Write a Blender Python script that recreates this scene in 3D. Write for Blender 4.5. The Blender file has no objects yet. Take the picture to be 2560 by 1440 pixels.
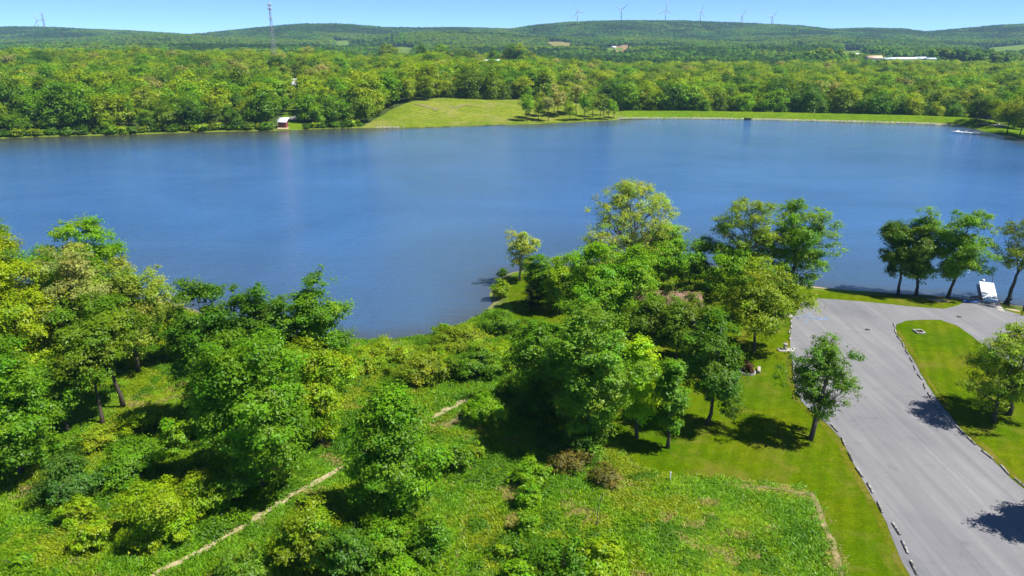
import bpy, bmesh, math, random
import numpy as np
from mathutils import Vector, Matrix
from mathutils.geometry import delaunay_2d_cdt

# ------------------------------------------------------------------ camera, sky, sun, exposure
SC = bpy.context.scene
COL = SC.collection
R = math.radians
F = 1808.0                      # focal length in pixels of a 2560 px wide frame
CAM_Z = 46.0                    # drone height above the lake
HORIZON = 110.0                 # pixel row of the level horizon
PITCH = math.atan((720.0 - HORIZON) / F)
CP, SP = math.cos(PITCH), math.sin(PITCH)

cam_data = bpy.data.cameras.new('camera')
cam_data.sensor_width = 36.0
cam_data.lens = 36.0 * F / 2560.0
cam_data.clip_start = 0.5
cam_data.clip_end = 20000.0
cam = bpy.data.objects.new('camera', cam_data)
COL.objects.link(cam)
cam.location = (0, 0, CAM_Z)
cam.rotation_euler = (math.pi / 2 - PITCH, 0, 0)
SC.camera = cam

SUN_EL = R(58.0)
SUN_AZ = R(-16.0)               # measured from +X towards +Y (negative: slightly behind the camera)
to_sun = Vector((math.cos(SUN_EL) * math.cos(SUN_AZ), math.cos(SUN_EL) * math.sin(SUN_AZ), math.sin(SUN_EL)))

world = bpy.data.worlds.new('World')
SC.world = world
world.use_nodes = True
wn = world.node_tree.nodes
wn.clear()
w_out = wn.new('ShaderNodeOutputWorld')
w_bg = wn.new('ShaderNodeBackground')
w_sky = wn.new('ShaderNodeTexSky')
w_sky.sky_type = 'NISHITA'
w_sky.sun_disc = False
w_sky.sun_elevation = SUN_EL
w_sky.sun_rotation = math.pi / 2 - SUN_AZ   # Blender: clockwise from +Y
w_sky.altitude = 300
w_sky.air_density = 0.33
w_sky.dust_density = 0.0
w_sky.ozone_density = 10.0
w_bg.inputs['Strength'].default_value = 0.12
world.node_tree.links.new(w_sky.outputs[0], w_bg.inputs[0])
world.node_tree.links.new(w_bg.outputs[0], w_out.inputs[0])

sun_data = bpy.data.lights.new('sun', 'SUN')
sun_data.energy = 4.6
sun_data.angle = R(0.55)
sun_data.color = (1.0, 0.95, 0.86)
sun = bpy.data.objects.new('sun', sun_data)
COL.objects.link(sun)
sun.rotation_euler = to_sun.to_track_quat('Z', 'Y').to_euler()
sun.location = (200, 0, 300)

SC.view_settings.view_transform = 'Standard'
SC.view_settings.look = 'None'
SC.view_settings.gamma = 1.0
SC.view_settings.exposure = 0.95
SC.view_settings.use_curve_mapping = False
SC.render.engine = 'CYCLES'
SC.cycles.max_bounces = 7
SC.cycles.diffuse_bounces = 3
SC.cycles.glossy_bounces = 2
SC.cycles.transmission_bounces = 4
SC.cycles.volume_bounces = 0
SC.cycles.use_denoising = True
SC.cycles.sample_clamp_indirect = 6.0

# ------------------------------------------------------------------ helpers
rng = np.random.default_rng(7)
random.seed(7)

def tag(o, label=None, cat=None, group=None, kind=None):
    if label: o['label'] = label
    if cat: o['category'] = cat
    if group: o['group'] = group
    if kind: o['kind'] = kind
    return o

def empty(name, loc, rz=0.0):
    o = bpy.data.objects.new(name, None)
    o.empty_display_size = 0.5
    COL.objects.link(o)
    o.location = loc
    o.rotation_euler = (0, 0, rz)
    return o

def np_mesh(name, V, Fq, mat=None, smooth=False, col=None):
    """V (n,3), Fq list/array of polygons all with the same corner count (array) or a list of arrays"""
    me = bpy.data.meshes.new(name)
    V = np.asarray(V, dtype=np.float32)
    if not isinstance(Fq, list): Fq = [Fq]
    Fq = [np.asarray(f, dtype=np.int32) for f in Fq if len(f)]
    me.vertices.add(len(V)); me.vertices.foreach_set('co', V.ravel())
    nl = sum(f.size for f in Fq); npoly = sum(len(f) for f in Fq)
    me.loops.add(nl); me.polygons.add(npoly)
    me.loops.foreach_set('vertex_index', np.concatenate([f.ravel() for f in Fq]))
    starts, s = [], 0
    for f in Fq:
        k = f.shape[1]
        starts.append(s + np.arange(len(f), dtype=np.int32) * k); s += f.size
    me.polygons.foreach_set('loop_start', np.concatenate(starts))
    if smooth: me.polygons.foreach_set('use_smooth', np.ones(npoly, dtype=bool))
    if col is not None:
        at = me.color_attributes.new('tint', 'FLOAT_COLOR', 'POINT')
        c = np.ones((len(V), 4), dtype=np.float32); c[:, :3] = col
        at.data.foreach_set('color', c.ravel())
    me.update(calc_edges=True)
    if mat: me.materials.append(mat)
    return me

def obj(name, me, parent=None, loc=None):
    o = bpy.data.objects.new(name, me)
    COL.objects.link(o)
    if parent: o.parent = parent
    if loc is not None: o.location = loc
    return o

class MB:
    """collects shapes into one mesh"""
    def __init__(s): s.v, s.q, s.t, s.n = [], [], [], 0
    def add(s, V, Q=None, T=None):
        V = np.asarray(V, dtype=float)
        s.v.append(V)
        if Q is not None and len(Q): s.q.append(np.asarray(Q) + s.n)
        if T is not None and len(T): s.t.append(np.asarray(T) + s.n)
        s.n += len(V)
    def box(s, c, d, rz=0.0, taper=1.0, M=None):
        x, y, z = d[0] / 2, d[1] / 2, d[2] / 2
        V = np.array([[-x, -y, -z], [x, -y, -z], [x, y, -z], [-x, y, -z],
                      [-x * taper, -y * taper, z], [x * taper, -y * taper, z], [x * taper, y * taper, z], [-x * taper, y * taper, z]])
        cz, sz = math.cos(rz), math.sin(rz)
        V = V @ np.array([[cz, sz, 0], [-sz, cz, 0], [0, 0, 1]])
        if M is not None: V = V @ np.array(M.to_3x3()).T
        s.add(V + np.asarray(c), [[0, 3, 2, 1], [4, 5, 6, 7], [0, 1, 5, 4], [1, 2, 6, 5], [2, 3, 7, 6], [3, 0, 4, 7]])
    def tube(s, P, r, k=7, cap=True):
        P = np.asarray(P, dtype=float); n = len(P)
        r = np.broadcast_to(np.asarray(r, dtype=float), (n,))
        T = np.gradient(P, axis=0); T /= np.linalg.norm(T, axis=1)[:, None] + 1e-9
        ref = np.array([0.0, 0, 1]) if abs(T[0][2]) < 0.9 else np.array([1.0, 0, 0])
        U = np.cross(T, ref); U /= np.linalg.norm(U, axis=1)[:, None] + 1e-9
        W = np.cross(T, U)
        a = np.arange(k) * 2 * math.pi / k
        V = P[:, None, :] + r[:, None, None] * (np.cos(a)[None, :, None] * U[:, None, :] + np.sin(a)[None, :, None] * W[:, None, :])
        i = np.arange(n - 1)[:, None] * k; j = np.arange(k)[None, :]; j2 = (j + 1) % k
        Q = np.stack([i + j, i + j2, i + k + j2, i + k + j], -1).reshape(-1, 4)
        Vf = V.reshape(-1, 3)
        Tt = []
        if cap:
            Vf = np.vstack([Vf, P[0], P[-1]]); b = n * k
            for q in range(k):
                q2 = (q + 1) % k
                Tt += [[b, q2, q], [b + 1, (n - 1) * k + q, (n - 1) * k + q2]]
        s.add(Vf, Q, Tt)
    def mesh(s, name, mat, smooth=False):
        fs = []
        if s.q: fs.append(np.concatenate(s.q))
        if s.t: fs.append(np.concatenate(s.t))
        return np_mesh(name, np.concatenate(s.v), fs, mat, smooth)
    def build(s, name, mat, parent=None, smooth=False, bevel=0.0):
        o = obj(name, s.mesh(name, mat, smooth), parent)
        if bevel:
            m = o.modifiers.new('bevel', 'BEVEL'); m.width = bevel; m.segments = 2; m.limit_method = 'ANGLE'
        return o

def ray(u, v):
    x, yd = (u - 1280.0) / F, (v - 720.0) / F
    return np.array([x, CP - yd * SP, -(SP + yd * CP)])

def at_z(u, v, z=0.0):
    d = ray(u, v); t = (CAM_Z - z) / -d[2]
    return np.array([d[0] * t, d[1] * t, z])

def project(x, y, z):
    zc = y * CP - (z - CAM_Z) * SP
    yc = -(y * SP + (z - CAM_Z) * CP)
    zc = np.maximum(zc, 1e-3)
    return 1280 + F * x / zc, 720 + F * yc / zc

def in_poly(px, py, poly):
    px, py = np.asarray(px, float), np.asarray(py, float)
    c = np.zeros(px.shape, bool)
    P = np.asarray(poly, float); Q = np.roll(P, -1, 0)
    for (x0, y0), (x1, y1) in zip(P, Q):
        k = ((y0 > py) != (y1 > py)) & (px < (x1 - x0) * (py - y0) / (y1 - y0 + 1e-12) + x0)
        c ^= k
    return c

def sstep(a, b, x):
    t = np.clip((x - a) / (b - a), 0, 1)
    return t * t * (3 - 2 * t)

def vnoise(x, y, seed=0):
    """smooth value noise, vectorised"""
    x, y = np.asarray(x, float), np.asarray(y, float)
    xi, yi = np.floor(x), np.floor(y)
    fx, fy = x - xi, y - yi
    fx, fy = fx * fx * (3 - 2 * fx), fy * fy * (3 - 2 * fy)
    def hsh(a, b):
        s = np.sin(a * 127.1 + b * 311.7 + seed * 74.7) * 43758.5453
        return s - np.floor(s)
    return (hsh(xi, yi) * (1 - fx) + hsh(xi + 1, yi) * fx) * (1 - fy) + (hsh(xi, yi + 1) * (1 - fx) + hsh(xi + 1, yi + 1) * fx) * fy

# ------------------------------------------------------------------ the lie of the land
near_shore_px = [(-1500, 900), (-700, 800), (-200, 735), (100, 735), (300, 745), (470, 770), (600, 815), (760, 848), (880, 852), (980, 851),
                 (1090, 836), (1160, 808), (1215, 780), (1233, 758), (1226, 738), (1236, 712), (1250, 694), (1285, 680),
                 (1330, 674), (1400, 668), (1600, 652), (1800, 668), (1940, 700), (2000, 712), (2080, 722), (2200, 731),
                 (2300, 737), (2400, 744), (2440, 749), (2500, 756), (2560, 768), (2800, 800), (3300, 880), (4100, 1000)]
far_shore_px = [(4100, 560), (3300, 430), (2800, 385), (2640, 366), (2560, 349), (2515, 342), (2480, 333), (2440, 321), (2380, 313), (2300, 309), (2200, 306.5),
                (2000, 301.5), (1860, 298.5), (1700, 296), (1560, 296.5), (1500, 303), (1400, 307), (1280, 311), (1120, 316), (1000, 320), (920, 319), (830, 321),
                (700, 326), (500, 330), (300, 337), (100, 342), (0, 346), (-300, 356), (-700, 372), (-1500, 420)]
LAKE = np.array([at_z(u, v)[:2] for u, v in near_shore_px + far_shore_px])

def lake_sd(x, y):
    """distance to the shore, positive on land"""
    x, y = np.asarray(x, float), np.asarray(y, float)
    d2 = np.full(x.shape, 1e18)
    A = LAKE; B = np.roll(LAKE, -1, 0)
    for (ax, ay), (bx, by) in zip(A, B):
        ex, ey = bx - ax, by - ay
        t = np.clip(((x - ax) * ex + (y - ay) * ey) / (ex * ex + ey * ey), 0, 1)
        d2 = np.minimum(d2, (x - ax - t * ex) ** 2 + (y - ay - t * ey) ** 2)
    d = np.sqrt(d2)
    return np.where(in_poly(x, y, LAKE), -d, d)

def prof(px, pv):
    px, pv = np.array(px, float), np.array(pv, float)
    return lambda u: np.interp(u, px, pv)

back_v = prof([-900, -300, 0, 100, 170, 236, 244, 330, 440, 485, 560, 650, 760, 850, 960, 1060, 1150, 1280, 1340, 1450, 1560, 1700, 1860, 2000, 2070, 2150, 2250, 2310, 2400, 2480, 2560, 2800, 3300],
              [80, 66, 69, 69, 71, 76, 75, 79, 85, 87, 80, 71, 62, 62, 70, 71, 70, 75, 67, 59, 54, 54, 60, 67, 75, 72, 74, 82, 74, 67, 64, 66, 80])
mid_v = prof([-900, 0, 150, 320, 420, 560, 700, 820, 920, 1000, 1120, 1240, 1330, 1450, 1600, 1760, 1880, 1990, 2080, 2200, 2330, 2460, 2600, 3300],
             [108, 106, 104, 90, 88, 96, 101, 104, 96, 86, 82, 84, 92, 96, 100, 100, 104, 96, 94, 99, 104, 103, 99, 108])
low_v = prof([-900, 0, 300, 600, 900, 1200, 1500, 1800, 2000, 2300, 2560, 3300],
             [116, 113, 112, 113, 122, 118, 122, 119, 116, 124, 121, 124])

# knolls that the far farm buildings stand on: column, distance, ground height, radius
KNOLLS = [(2262, 1292.0, 18.4, 120.0), (2143, 1750.0, 17.5, 60.0), (1036, 1000.0, 23.0, 34.0), (1213, 968.0, 22.0, 46.0), (1535, 2500.0, 31.0, 60.0)]
def knoll_xy(u, D): return (u - 1280) / F * D * CP, D

def height(x, y):
    x, y = np.asarray(x, float), np.asarray(y, float)
    sd = lake_sd(x, y)
    near = y < 260
    yy = np.maximum(y, 60.0)
    uu = 1280 + F * x / (yy * CP)
    under = np.maximum(-4.5, 0.16 * sd)
    pos = np.maximum(sd, 0)
    # near side
    hn = 1.5 * (1 - np.exp(-pos / 5.0)) + 0.9 * sstep(25, 90, pos) + (vnoise(x / 9, y / 9, 3) - 0.5) * 0.35 * sstep(6, 20, pos) * sstep(25, 10, x)
    # far side
    base = 1.0 * (1 - np.exp(-pos / 4.0))
    left_w = sstep(1500, 1000, uu)
    dip = 1 - 0.85 * sstep(780, 960, uu) * sstep(1420, 1260, uu)
    rise = (2.5 + 14.0 * sstep(60, 560, pos) * dip) * left_w * sstep(0, 40, pos) + (vnoise(x / 120, y / 120, 5) - 0.5) * 7 * sstep(40, 200, pos)
    hill_w = sstep(860, 1040, uu) * sstep(1560, 1330, uu)
    hill = 8.5 * sstep(8, 75, pos) * hill_w * sstep(900, 300, pos)
    dam_w = sstep(1500, 1570, uu) * sstep(2600, 2480, uu)
    dam = np.where(pos < 11, pos * 3.6 / 11, np.where(pos < 15, 3.6, np.maximum(-5.0, 3.6 - (pos - 15) * 0.33)))
    right_low = -4.0 * (1 - left_w) * sstep(30, 80, pos) * sstep(500, 250, pos) * (1 - dam_w)
    hf = base * (1 - dam_w) + rise + hill + right_low + dam * dam_w * sstep(500, 120, pos)
    # valley and the ridges behind it
    valley = 4.0 + 8 * (vnoise(x / 400, y / 400, 9) - 0.5)
    k = sstep(900, 1500, y)
    hf = hf * (1 - k) + valley * k
    for pv, D, w1, w2, sub in ((low_v, 2050.0, 420.0, 300.0, 15.0), (mid_v, 3100.0, 650.0, 450.0, 15.0), (back_v, 4500.0, 1150.0, 500.0, 16.0)):
        top = CAM_Z + CP * CP * (HORIZON - pv(uu)) / F * D - sub
        dd = y - D
        sh = np.where(dd < 0, np.exp(-(dd / w1) ** 2), np.exp(-(dd / w2) ** 2))
        lump = 1 + (0.9 * (vnoise(x / 420, y / 800, 21) - 0.5) + 0.3 * (vnoise(x / 140, y / 200, 22) - 0.5)) * np.clip((1 - sh) * 2.2, 0, 1)
        hf = np.maximum(hf, top * sh * lump - 2 * (1 - sh))
    for u_, D_, z_, r_ in KNOLLS:
        kx, ky = knoll_xy(u_, D_)
        k_ = sstep(r_ * 1.7, r_, np.hypot(x - kx, (y - ky) * 1.4))
        hf = hf * (1 - k_) + z_ * k_
    return np.where(sd < 0, under, np.where(near, hn, hf))

_T = np.concatenate([np.linspace(40, 260, 500), np.geomspace(261, 9000, 1600)])
def ground(u, v, extra=0.0):
    """the point of the land that a pixel of the photograph shows"""
    d = ray(u, v); d = d / np.linalg.norm(d)
    P = d[None, :] * _T[:, None]
    z = CAM_Z + P[:, 2]
    g = np.maximum(height(P[:, 0], P[:, 1]), 0) + extra
    below = np.nonzero(z < g)[0]
    i = below[0] if len(below) else len(_T) - 1
    if i == 0: t = _T[0]
    else:
        a, b = (z[i - 1] - g[i - 1]), (g[i] - z[i])
        t = _T[i - 1] + (_T[i] - _T[i - 1]) * a / (a + b + 1e-9)
    x, y = d[0] * t, d[1] * t
    return np.array([x, y, float(height(np.array([x]), np.array([y]))[0])])

def top_z(y, v):
    d = ray(1280, v)
    return CAM_Z + y * d[2] / d[1]

def px_size(p):
    """metres per photo pixel at a point"""
    return (p[1] * CP - (p[2] - CAM_Z) * SP) / F

# ------------------------------------------------------------------ materials
def mat_new(name):
    m = bpy.data.materials.new(name); m.use_nodes = True
    nt = m.node_tree
    b = nt.nodes.get('Principled BSDF')
    return m, nt, b

def N(nt, kind, **kw):
    n = nt.nodes.new(kind)
    for k, v in kw.items(): setattr(n, k, v)
    return n

def coords(nt, world_pos=False):
    if world_pos: return N(nt, 'ShaderNodeNewGeometry').outputs['Position']
    return N(nt, 'ShaderNodeTexCoord').outputs['Object']

def noise(nt, vec, scale, detail=4.0, rough=0.55, dist=0.0):
    n = N(nt, 'ShaderNodeTexNoise'); n.inputs['Scale'].default_value = scale
    n.inputs['Detail'].default_value = detail; n.inputs['Roughness'].default_value = rough; n.inputs['Distortion'].default_value = dist
    nt.links.new(vec, n.inputs['Vector'])
    return n.outputs['Fac']

def ramp(nt, fac, stops):
    r = N(nt, 'ShaderNodeValToRGB')
    e = r.color_ramp.elements
    while len(e) < len(stops): e.new(0.5)
    for i, (p, c) in enumerate(stops):
        e[i].position = p; e[i].color = (c[0], c[1], c[2], 1) if len(c) == 3 else c
    nt.links.new(fac, r.inputs[0])
    return r.outputs[0]

def mixc(nt, fac, a, b, mode='MIX'):
    m = N(nt, 'ShaderNodeMix', data_type='RGBA', blend_type=mode)
    for s, val in ((m.inputs[0], fac), (m.inputs[6], a), (m.inputs[7], b)):
        if isinstance(val, (int, float)): s.default_value = val
        elif isinstance(val, tuple): s.default_value = (*val, 1) if len(val) == 3 else val
        else: nt.links.new(val, s)
    return m.outputs[2]

def bump(nt, b, hgt, strength, dist):
    n = N(nt, 'ShaderNodeBump'); n.inputs['Strength'].default_value = strength; n.inputs['Distance'].default_value = dist
    nt.links.new(hgt, n.inputs['Height']); nt.links.new(n.outputs[0], b.inputs['Normal'])

def plain(name, c, rough=0.7, metal=0.0, var=0.18, scale=3.0, spec=0.3):
    m, nt, b = mat_new(name)
    v = coords(nt)
    f = noise(nt, v, scale, 5)
    lo = tuple(x * (1 - var) for x in c); hi = tuple(min(1, x * (1 + var)) for x in c)
    nt.links.new(ramp(nt, f, [(0.3, lo), (0.7, hi)]), b.inputs['Base Color'])
    b.inputs['Roughness'].default_value = rough; b.inputs['Metallic'].default_value = metal
    b.inputs['Specular IOR Level'].default_value = spec
    return m

def leaf_material(name, trans=0.44, vary=0.0):
    m = bpy.data.materials.new(name); m.use_nodes = True
    nt = m.node_tree; nt.nodes.clear()
    out = N(nt, 'ShaderNodeOutputMaterial')
    a = N(nt, 'ShaderNodeAttribute', attribute_name='tint')
    c = a.outputs['Color']
    if vary:
        oi = N(nt, 'ShaderNodeObjectInfo')
        c = mixc(nt, 1.0, c, ramp(nt, oi.outputs['Random'], [(0.0, (1 - vary, 1 - vary * 0.8, 0.9)), (0.45, (1, 1, 1)), (0.8, (1 + vary * 0.6, 1 + vary * 0.5, 1.0)), (1.0, (1 + vary, 1 + vary * 0.6, 1.3))]), 'MULTIPLY')
    d = N(nt, 'ShaderNodeBsdfDiffuse'); t = N(nt, 'ShaderNodeBsdfTranslucent'); g = N(nt, 'ShaderNodeBsdfGlossy')
    g.inputs['Roughness'].default_value = 0.45; g.inputs['Color'].default_value = (0.7, 0.75, 0.8, 1)
    tc = mixc(nt, 1.0, c, (1.3, 1.2, 0.5), 'MULTIPLY')
    nt.links.new(c, d.inputs['Color']); nt.links.new(tc, t.inputs['Color'])
    mx = N(nt, 'ShaderNodeMixShader'); mx.inputs[0].default_value = trans
    nt.links.new(d.outputs[0], mx.inputs[1]); nt.links.new(t.outputs[0], mx.inputs[2])
    m2 = N(nt, 'ShaderNodeMixShader'); m2.inputs[0].default_value = 0.016
    nt.links.new(mx.outputs[0], m2.inputs[1]); nt.links.new(g.outputs[0], m2.inputs[2])
    nt.links.new(m2.outputs[0], out.inputs['Surface'])
    return m

M = {}
M['leaf'] = leaf_material('leaf')
M['leaf_far'] = leaf_material('leaf_far', 0.38, 0.28)
M['blade'] = leaf_material('grass_blade', 0.35, 0.2)
M['bark'] = plain('bark', (0.085, 0.068, 0.052), 0.9, 0, 0.45, 6.0)
M['bark_pale'] = plain('bark_pale', (0.24, 0.21, 0.17), 0.9, 0, 0.35, 6.0)
M['concrete'] = plain('concrete', (0.34, 0.325, 0.295), 0.85, 0, 0.25, 2.5)
M['concrete_dark'] = plain('concrete_dark', (0.10, 0.10, 0.095), 0.9, 0, 0.3, 2.0)
M['white'] = plain('white_paint', (0.82, 0.82, 0.80), 0.55, 0, 0.05, 1.0)
M['white_roof'] = plain('white_metal_roof', (0.80, 0.81, 0.82), 0.45, 0, 0.04, 0.8)
M['galv'] = plain('galvanised_steel', (0.27, 0.29, 0.32), 0.55, 0.3, 0.15, 1.0)
M['turbine'] = plain('turbine_white', (0.42, 0.43, 0.45), 0.5, 0, 0.05, 0.1)
M['dark_metal'] = plain('dark_metal', (0.03, 0.03, 0.032), 0.5, 0.2, 0.2, 2.0)
M['red_wall'] = plain('red_painted_boards', (0.24, 0.075, 0.065), 0.8, 0, 0.2, 1.5)
M['shingle'] = None
M['wood_dark'] = plain('dark_weathered_wood', (0.05, 0.038, 0.03), 0.9, 0, 0.4, 4.0)
M['wood_red'] = plain('red_stained_wood', (0.20, 0.075, 0.06), 0.8, 0, 0.3, 4.0)
M['tan_roof'] = plain('tan_roof', (0.55, 0.40, 0.27), 0.7, 0, 0.08, 0.5)
M['blue_roof'] = plain('pale_blue_roof', (0.46, 0.56, 0.68), 0.5, 0.0, 0.06, 0.3)
M['grey_wall'] = plain('pale_siding', (0.5, 0.5, 0.48), 0.8, 0, 0.08, 1.0)
M['sand'] = plain('sand', (0.36, 0.29, 0.18), 0.95, 0, 0.25, 0.9)
M['stone'] = plain('pale_stone', (0.36, 0.34, 0.30), 0.95, 0, 0.3, 1.2)
M['blue_cloth'] = plain('blue_plastic', (0.03, 0.12, 0.42), 0.5, 0, 0.1, 2.0)
M['iron'] = plain('cast_iron', (0.06, 0.058, 0.055), 0.7, 0.3, 0.2, 4.0)

# shingle roof, faded pinkish red
m, nt, b = mat_new('pink_shingles')
v = coords(nt)
br = N(nt, 'ShaderNodeTexBrick'); br.inputs['Scale'].default_value = 3.0; br.inputs['Mortar Size'].default_value = 0.012
for i, c in enumerate([(0.25, 0.135, 0.10), (0.17, 0.09, 0.07), (0.08, 0.045, 0.04)]): br.inputs[i + 1].default_value = (*c, 1)
nt.links.new(v, br.inputs['Vector'])
nt.links.new(mixc(nt, 0.5, br.outputs['Color'], ramp(nt, noise(nt, v, 0.8, 6), [(0.3, (0.13, 0.075, 0.06)), (0.7, (0.29, 0.165, 0.13))])), b.inputs['Base Color'])
b.inputs['Roughness'].default_value = 0.9
M['shingle'] = m

# asphalt: pale, worn, with long drag streaks and tar patches
m, nt, b = mat_new('worn_asphalt')
v = coords(nt, True)
mp = N(nt, 'ShaderNodeMapping'); mp.inputs['Rotation'].default_value = (0, 0, R(-27)); mp.inputs['Scale'].default_value = (0.9, 0.045, 1)
nt.links.new(v, mp.inputs['Vector'])
streak = noise(nt, mp.outputs[0], 1.0, 5, 0.6, 0.6)
big = noise(nt, v, 0.07, 4, 0.6)
fine = noise(nt, v, 9.0, 3, 0.7)
c1 = ramp(nt, streak, [(0.30, (0.1530, 0.1530, 0.1598)), (0.55, (0.1870, 0.1856, 0.1890)), (0.75, (0.2278, 0.2244, 0.2210))])
c2 = mixc(nt, 1.0, c1, ramp(nt, big, [(0.3, (0.78, 0.80, 0.86)), (0.5, (0.95, 0.96, 1.0)), (0.65, (1.03, 1.03, 1.05))]), 'MULTIPLY')
stain = ramp(nt, noise(nt, v, 0.33, 6, 0.7, 0.8), [(0.58, (1, 1, 1)), (0.74, (0.72, 0.72, 0.74))])
c2 = mixc(nt, 0.8, c2, mixc(nt, 1.0, c2, stain, 'MULTIPLY'))
c3 = mixc(nt, 1.0, c2, ramp(nt, fine, [(0.25, (0.86, 0.86, 0.86)), (0.75, (1.1, 1.1, 1.1))]), 'MULTIPLY')
vor = N(nt, 'ShaderNodeTexVoronoi', feature='DISTANCE_TO_EDGE'); vor.inputs['Scale'].default_value = 0.055
vd = N(nt, 'ShaderNodeVectorMath', operation='ADD'); nz = N(nt, 'ShaderNodeTexNoise'); nz.inputs['Scale'].default_value = 0.25; nz.inputs['Detail'].default_value = 5
nt.links.new(v, nz.inputs['Vector'])
sc_ = N(nt, 'ShaderNodeVectorMath', operation='SCALE'); sc_.inputs['Scale'].default_value = 5.0
nt.links.new(nz.outputs['Color'], sc_.inputs[0]); nt.links.new(v, vd.inputs[0]); nt.links.new(sc_.outputs[0], vd.inputs[1])
nt.links.new(vd.outputs[0], vor.inputs['Vector'])
crack = ramp(nt, vor.outputs['Distance'], [(0.0, (1, 1, 1)), (0.006, (0, 0, 0))])
c4 = mixc(nt, crack, c3, mixc(nt, 0.14, c3, (0.08, 0.08, 0.085)))
nt.links.new(c4, b.inputs['Base Color'])
b.inputs['Roughness'].default_value = 0.92
bump(nt, b, fine, 0.3, 0.02)
M['asphalt'] = m

def grass_mat(name, stops, scale=0.12, fine_scale=3.5, stripe=None, dry=(0.20, 0.17, 0.03), dry_amt=0.3):
    m, nt, b = mat_new(name)
    v = coords(nt, True)
    big = noise(nt, v, scale, 6, 0.62)
    c = ramp(nt, big, stops)
    mid = noise(nt, v, scale * 7, 5, 0.65)
    c = mixc(nt, 1.0, c, ramp(nt, mid, [(0.3, (0.78, 0.84, 0.7)), (0.7, (1.18, 1.12, 1.1))]), 'MULTIPLY')
    fine = noise(nt, v, fine_scale, 3, 0.7)
    c = mixc(nt, 1.0, c, ramp(nt, fine, [(0.3, (0.68, 0.72, 0.6)), (0.72, (1.25, 1.2, 1.2))]), 'MULTIPLY')
    dn = ramp(nt, noise(nt, v, scale * 2.3, 7, 0.7, 0.5), [(0.50, (0, 0, 0)), (0.70, (1, 1, 1))])
    dm = N(nt, 'ShaderNodeMath', operation='MULTIPLY'); dm.inputs[1].default_value = dry_amt
    nt.links.new(dn, dm.inputs[0])
    c = mixc(nt, dm.outputs[0], c, dry)
    if stripe:
        ang, width, amt = stripe
        mp = N(nt, 'ShaderNodeMapping'); mp.inputs['Rotation'].default_value = (0, 0, R(ang))
        nt.links.new(v, mp.inputs['Vector'])
        wv = N(nt, 'ShaderNodeTexWave'); wv.inputs['Scale'].default_value = 0.31 / width; wv.inputs['Distortion'].default_value = 1.6; wv.inputs['Detail'].default_value = 2; wv.inputs['Detail Scale'].default_value = 0.4
        nt.links.new(mp.outputs[0], wv.inputs['Vector'])
        c = mixc(nt, amt, c, mixc(nt, 1.0, c, ramp(nt, wv.outputs['Fac'], [(0.3, (0.7, 0.76, 0.6)), (0.7, (1.25, 1.2, 1.15))]), 'MULTIPLY'))
    nt.links.new(c, b.inputs['Base Color'])
    b.inputs['Roughness'].default_value = 1.0; b.inputs['Specular IOR Level'].default_value = 0.0
    bump(nt, b, fine, 0.6, 0.08)
    return m

M['lawn'] = grass_mat('mown_lawn', [(0.3, (0.048, 0.108, 0.002)), (0.5, (0.073, 0.126, 0.002)), (0.7, (0.108, 0.140, 0.004))], 0.10, 4.0, (25, 1.8, 0.22), (0.145, 0.132, 0.022), 0.75)
M['verge'] = grass_mat('worn_verge', [(0.3, (0.075, 0.11, 0.004)), (0.5, (0.105, 0.125, 0.008)), (0.7, (0.14, 0.13, 0.02))], 0.25, 4.0, None, (0.17, 0.13, 0.045), 0.9)
M['dam_grass'] = grass_mat('dam_grass', [(0.3, (0.0828, 0.1656, 0.0072)), (0.55, (0.1080, 0.1872, 0.0086)), (0.75, (0.1296, 0.2016, 0.0115))], 0.03, 0.6, None, dry_amt=0.2)
M['field_green'] = grass_mat('field_green', [(0.3, (0.0936, 0.1656, 0.0252)), (0.7, (0.1440, 0.2160, 0.0432))], 0.006, 0.05)
M['field_tan'] = grass_mat('field_tan', [(0.3, (0.1872, 0.1728, 0.0720)), (0.7, (0.2448, 0.2160, 0.0936))], 0.006, 0.05)
M['field_soil'] = grass_mat('field_soil', [(0.3, (0.2448, 0.1584, 0.0936)), (0.7, (0.3024, 0.2016, 0.1296))], 0.006, 0.05, None, (0.2160, 0.1872, 0.0720), 0.2)
M['hill_meadow'] = grass_mat('hill_meadow', [(0.3, (0.1152, 0.1692, 0.0144)), (0.5, (0.1440, 0.1944, 0.0202)), (0.72, (0.1872, 0.2160, 0.0324))], 0.02, 0.5, (44.6400, 3.6000, 0.3600), (0.2592, 0.2160, 0.0864), 0.6)

# ground: rough meadow / litter under the trees / sand at the waterline, mixed by vertex masks
m, nt, b = mat_new('meadow_ground')
v = coords(nt, True)
big = noise(nt, v, 0.06, 6, 0.6)
c = ramp(nt, big, [(0.3, (0.07, 0.155, 0.005)), (0.5, (0.11, 0.20, 0.006)), (0.7, (0.165, 0.23, 0.010))])
fine = noise(nt, v, 2.2, 5, 0.7)
c = mixc(nt, 1.0, c, ramp(nt, fine, [(0.3, (0.55, 0.6, 0.5)), (0.7, (1.25, 1.25, 1.2))]), 'MULTIPLY')
dn = ramp(nt, noise(nt, v, 0.16, 7, 0.7, 0.6), [(0.57, (0, 0, 0)), (0.70, (1, 1, 1))])
dm = N(nt, 'ShaderNodeMath', operation='MULTIPLY'); dm.inputs[1].default_value = 0.45
nt.links.new(dn, dm.inputs[0])
c = mixc(nt, dm.outputs[0], c, (0.19, 0.17, 0.05))
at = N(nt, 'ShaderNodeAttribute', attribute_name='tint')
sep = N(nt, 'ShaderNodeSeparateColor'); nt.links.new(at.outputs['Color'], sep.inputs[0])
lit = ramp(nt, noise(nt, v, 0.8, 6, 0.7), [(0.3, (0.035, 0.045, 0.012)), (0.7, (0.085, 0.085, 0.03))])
c = mixc(nt, sep.outputs['Red'], c, lit)
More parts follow.
